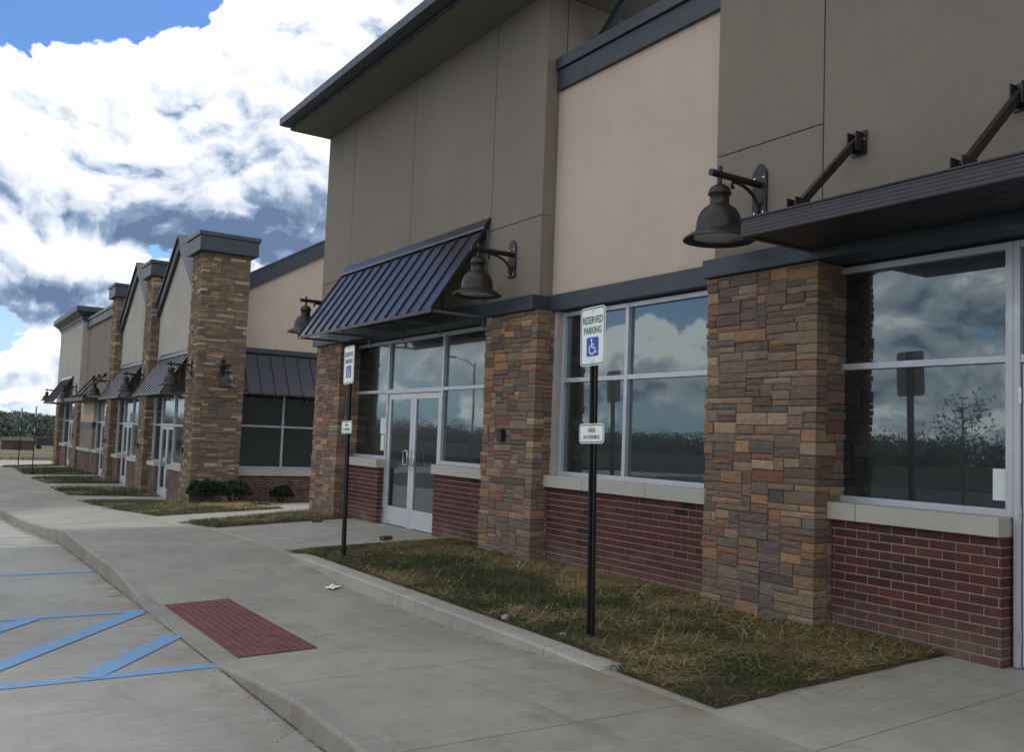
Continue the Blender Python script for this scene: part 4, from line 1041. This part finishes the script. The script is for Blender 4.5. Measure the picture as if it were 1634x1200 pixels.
mb = MB(); mb.prism([(-2.3, 2.302), (2.3, 2.302), (0, 3.2)], 0, -3.8, 3.8); mb.build('roof', M['brown'], t_)
mb = MB(); mb.box(-.9, .9, -2.02, -2.001, -.3, 1.9); mb.build('door', M['dark'], t_); place(t_, (21.5, 262, zterr(21.5, 262)), 'low brown shed far off left of the box truck', 'shed')

# ------------------------------------------------------------------ litter
def lump(name, m, loc, sz, label, cat, seed, grp=None):
    bm = bmesh.new(); bmesh.ops.create_icosphere(bm, subdivisions=2, radius=1)
    for v in bm.verts: v.co *= 1 + .28 * noise.noise(v.co * 1.7 + Vector((seed, 0, 0))); v.co = Vector((v.co.x * sz[0], v.co.y * sz[1], max(v.co.z, -.6) * sz[2]))
    me = bpy.data.meshes.new(name); bm.to_mesh(me); bm.free(); me.materials.append(m); o = bpy.data.objects.new(name, me); COL.objects.link(o); o.location = loc; o.rotation_euler.z = seed; return tag(o, label, cat, grp)
mb = MB(); mb.prism([(-.1, -.045), (.09, -.05), (.1, .03), (.02, .048), (-.09, .04)], 2, 0, .055); o = mb.build('broken_brick', M['rawbrick'], bev=.004)
place(o, (5.46, 11.42, zfront(5.46, 11.42) - .002), 'broken red brick lying on the walk before the near double doors', 'brick', rz=.5)
mb = MB(); mb.prism([(-.08, -.045), (.07, -.05), (.09, .03), (-.07, .05)], 2, 0, .05); o = mb.build('broken_brick', M['rawbrick'], bev=.004)
place(o, (5.5, 14.1, zfront(5.5, 14.1)), 'broken brick in the grass near the far pier of the near building', 'brick', rz=-.3)
v = []; f = []
for j in range(5):
    for i in range(6): v.append((-.08 + .032 * i + random.uniform(-.006, .006), -.055 + .027 * j, .012 + abs(random.gauss(0, .010)) + .008 * (i % 2)))
f = [(j * 6 + i, j * 6 + i + 1, (j + 1) * 6 + i + 1, (j + 1) * 6 + i) for j in range(4) for i in range(5)]
mb = MB(); mb.add(v, f); o = mb.build('paper_litter', M['paper']); md = o.modifiers.new('Thickness', 'SOLIDIFY'); md.thickness = .002
place(o, (3.70, 8.93, zwalk(3.70, 8.93)), 'crumpled pale green and white paper litter at the foot of the lawn kerb', 'litter', rz=.7)
lump('pebble', M['pebble'], (4.13, 6.32, .135), (.045, .035, .03), 'pale stone lying in the grass just behind the lawn kerb', 'stone', 1.3)
lump('pebble', M['pebble'], (4.2, 5.62, .125), (.05, .04, .025), 'pale stone at the foot of the nearest sign post', 'stone', 2.1)
lump('dirt_clod', M['pebble'], (1.72, 9.72, LOT(9.7)), (.09, .05, .02), 'small clod of dried mud in the gutter by the kerb ramp', 'dirt clod', 3.3)

# ------------------------------------------------------------------ world: clear sky with cumulus
SUN_EL, SUN_AZ = 52, 80        # azimuth clockwise from +Y: the sun stands behind the shops
w = bpy.data.worlds.new('World'); SC.world = w; w.use_nodes = True; t = NT(w.node_tree); bg = t.n['Background']
sky = t.new('ShaderNodeTexSky', sky_type='NISHITA'); sky.sun_disc = False; sky.sun_elevation = R(SUN_EL); sky.sun_rotation = R(SUN_AZ); sky.altitude = 200; sky.air_density = 1.0; sky.dust_density = .6; sky.ozone_density = 2.0
def cloud_group():
    g = bpy.data.node_groups.new('cloud_field', 'ShaderNodeTree')
    g.interface.new_socket('Vector', in_out='INPUT', socket_type='NodeSocketVector'); g.interface.new_socket('Value', in_out='OUTPUT', socket_type='NodeSocketFloat')
    t = NT(g); i = t.new('NodeGroupInput'); o = t.new('NodeGroupOutput'); p = i.outputs[0]   # p = (azimuth deg, elevation deg, 0)
    def n2(v, sc, det, rough=.55, out=0):
        nd = t.new('ShaderNodeTexNoise', noise_dimensions='2D'); t.put(nd.inputs['Vector'], v); nd.inputs['Scale'].default_value = sc; nd.inputs['Detail'].default_value = det; nd.inputs['Roughness'].default_value = rough; return nd.outputs[out]
    def v2(v, sc):
        nd = t.new('ShaderNodeTexVoronoi', voronoi_dimensions='2D', feature='F1'); t.put(nd.inputs['Vector'], v); nd.inputs['Scale'].default_value = sc; d_ = nd.outputs[0]; return t.math('MULTIPLY', d_, d_)
    q = t.map(p, (.1, .13, 1), (3.3, 1.7, 0))
    q2 = t.vmath('ADD', q, t.vmath('SCALE', t.vmath('SUBTRACT', n2(q, .9, 2, .5, 1), (.5, .5, .5)), scale=.5))
    q3 = t.vmath('ADD', q2, t.vmath('SCALE', t.vmath('SUBTRACT', n2(q2, 5.0, 4, .6, 1), (.5, .5, .5)), scale=.16))
    d = t.math('MULTIPLY', n2(q2, .75, 6, .48), .85)
    for sc, am in ((1.5, -.34), (3.6, -.25), (8.5, -.13), (19., -.055)): d = t.math('ADD', d, t.math('MULTIPLY', v2(q3, sc), am))
    d = t.math('ADD', d, .26)
    x = t.sep(p)
    def gs(a0, e0, sa, se, amp):
        a = t.math('DIVIDE', t.math('SUBTRACT', x[0], a0), sa); e = t.math('DIVIDE', t.math('SUBTRACT', x[1], e0), se)
        r2 = t.math('ADD', t.math('MULTIPLY', a, a), t.math('MULTIPLY', e, e)); return t.math('MULTIPLY', t.math('POWER', 2.718, t.math('MULTIPLY', r2, -1.0)), amp)
    for args in CLOUDS: d = t.math('ADD', d, gs(*args))
    t.l.new(d, o.inputs[0]); return g
CLOUDS = [(-6, 33, 9, 9, -.75), (6, 15.2, 11, 3.6, .36), (15.5, 19.5, 6.5, 4.2, .36), (25, 20.5, 8, 8, .40), (2.5, 25.5, 9.5, 4.4, -.75), (8.6, 24.6, 3.8, 2.6, -.42), (18, 12.5, 16, 4., .36), (6, 8.4, 6, 2.0, .30),
          (11.6, 10.2, 2.2, .9, -.36), (1.8, 5.2, 3.8, 1.5, -.42), (7.5, 4.6, 4, 1.6, .06), (4, 1.2, 7, 1.4, -.16), (-46, 12, 11, 4, -.42), (-39, 5.5, 9, 2.5, .30), (-62, 9, 12, 6, .30), (-27, 5, 10, 4, .2)]
DARK = [(7, 7.1, 13, 1.2, .55), (17.5, 11.4, 9, 1.9, .56), (8, 11.8, 9, 1.2, .34), (22, 9.5, 6, 3.6, .40), (15.5, 18.8, 2.6, 2.0, .17), (20.5, 15.0, 4.5, 1.7, .16), (25.5, 25.5, 4.5, 3, .34), (3.2, 16.8, 2.0, 1.2, .16), (8.6, 17.6, 1.5, 1.2, .12), (12, 14.2, 3.5, 1.0, .12), (21.5, 21.2, 2.2, 1.2, .14), (5, 3, 12, 2.2, .14), (-62, 8, 13, 7, .40), (-28, 7, 9, 5, .25), (136, 62, 60, 16, .75)]
cg = cloud_group(); gen = t.new('ShaderNodeTexCoord').outputs['Generated']; s3 = t.sep(t.vmath('NORMALIZE', gen))
az = t.math('MULTIPLY', t.math('ARCTAN2', s3[0], s3[1]), 57.2958); el = t.math('MULTIPLY', t.math('ARCSINE', s3[2]), 57.2958)
P0 = t.comb(az, el, 0.0); P1 = t.comb(t.math('ADD', az, .30), t.math('ADD', el, .85), 0.0)
def field(v): nd = t.new('ShaderNodeGroup', node_tree=cg); t.put(nd.inputs[0], v); return nd.outputs[0]
D0 = field(P0); D1 = field(P1); alpha = t.smooth(D0, .42, .495)
dk = None
for (a0, e0, sa, se, amp) in DARK:
    a = t.math('DIVIDE', t.math('SUBTRACT', az, a0), sa); e = t.math('DIVIDE', t.math('SUBTRACT', el, e0), se)
    q = t.math('MULTIPLY', t.math('POWER', 2.718, t.math('MULTIPLY', t.math('ADD', t.math('MULTIPLY', a, a), t.math('MULTIPLY', e, e)), -1.0)), amp)
    dk = q if dk is None else t.math('ADD', dk, q)
lum = t.math('ADD', t.math('MULTIPLY', t.math('SUBTRACT', D0, D1), 2.9), .75); wob = t.noise(t.map(P0, (.22, .4, 1)), 1.0, 4, .5); dk = t.math('MULTIPLY', dk, t.smooth(wob, .34, .58, .5, 1.15)); lum = t.math('SUBTRACT', lum, dk)
lum = t.math('ADD', lum, t.math('MULTIPLY', t.math('SUBTRACT', t.noise(t.map(P0, (.26, .5, 1)), 1.0, 5, .5, .6), .5), .30))
lum = t.math('MULTIPLY', t.math('ADD', lum, .22), .82)
lum = t.math('SUBTRACT', lum, t.smooth(D0, .75, 1.25, 0, .22))
lum = t.math('ADD', lum, t.smooth(D0, .6, .44, 0, .12))
cc = t.ramp(lum, [(0.0, (.10, .15, .25)), (.25, (.20, .275, .39)), (.45, (.45, .505, .595)), (.66, (.62, .655, .705)), (.80, (.80, .82, .85)), (.97, (1.22, 1.19, 1.13))])
cc10 = t.mix(1.0, cc, (10, 10, 10), 'MULTIPLY')
skyc = t.mix(1.0, sky.outputs[0], (.64, .88, 1.16), 'MULTIPLY')
alpha = t.math('MULTIPLY', alpha, t.smooth(el, -1.5, 1.0))
hz_ = t.smooth(el, 14, 0, 0, .75); skyc = t.mix(hz_, skyc, (4.4, 5.7, 6.8))
t.put(bg.inputs['Color'], t.mix(alpha, skyc, cc10)); bg.inputs['Strength'].default_value = .1
w.cycles.sampling_method = 'MANUAL'; w.cycles.sample_map_resolution = 1024

# ------------------------------------------------------------------ sun, camera
sl = bpy.data.lights.new('sun', 'SUN'); sl.energy = .9; sl.angle = R(14); sl.color = (1, .95, .88); so = bpy.data.objects.new('sun', sl); COL.objects.link(so)
dv = Vector((math.sin(R(SUN_AZ)) * math.cos(R(SUN_EL)), math.cos(R(SUN_AZ)) * math.cos(R(SUN_EL)), math.sin(R(SUN_EL)))); so.rotation_euler = dv.to_track_quat('Z', 'Y').to_euler(); so.location = dv * 60
cam = bpy.data.cameras.new('camera'); co = bpy.data.objects.new('camera', cam); COL.objects.link(co)
cam.sensor_width = 36; cam.lens = 36 * 1450 / 1634; cam.clip_start = .05; cam.clip_end = 6000
yaw, pit, rol = R(32.999), R(3.951), R(2.193)
fwd = Vector((math.sin(yaw) * math.cos(pit), math.cos(yaw) * math.cos(pit), math.sin(pit))); rt = Vector((math.cos(yaw), -math.sin(yaw), 0)); up = rt.cross(fwd)
r2 = rt * math.cos(rol) + up * math.sin(rol); u2 = -rt * math.sin(rol) + up * math.cos(rol)
mw = Matrix((r2, u2, -fwd)).transposed().to_4x4(); mw.translation = (0, 0, 1.6); co.matrix_world = mw; SC.camera = co
SC.view_settings.view_transform = 'Standard'; SC.view_settings.look = 'None'; SC.view_settings.exposure = .58; SC.view_settings.gamma = 1
SC.cycles.max_bounces = 6; SC.cycles.diffuse_bounces = 3; SC.cycles.glossy_bounces = 4
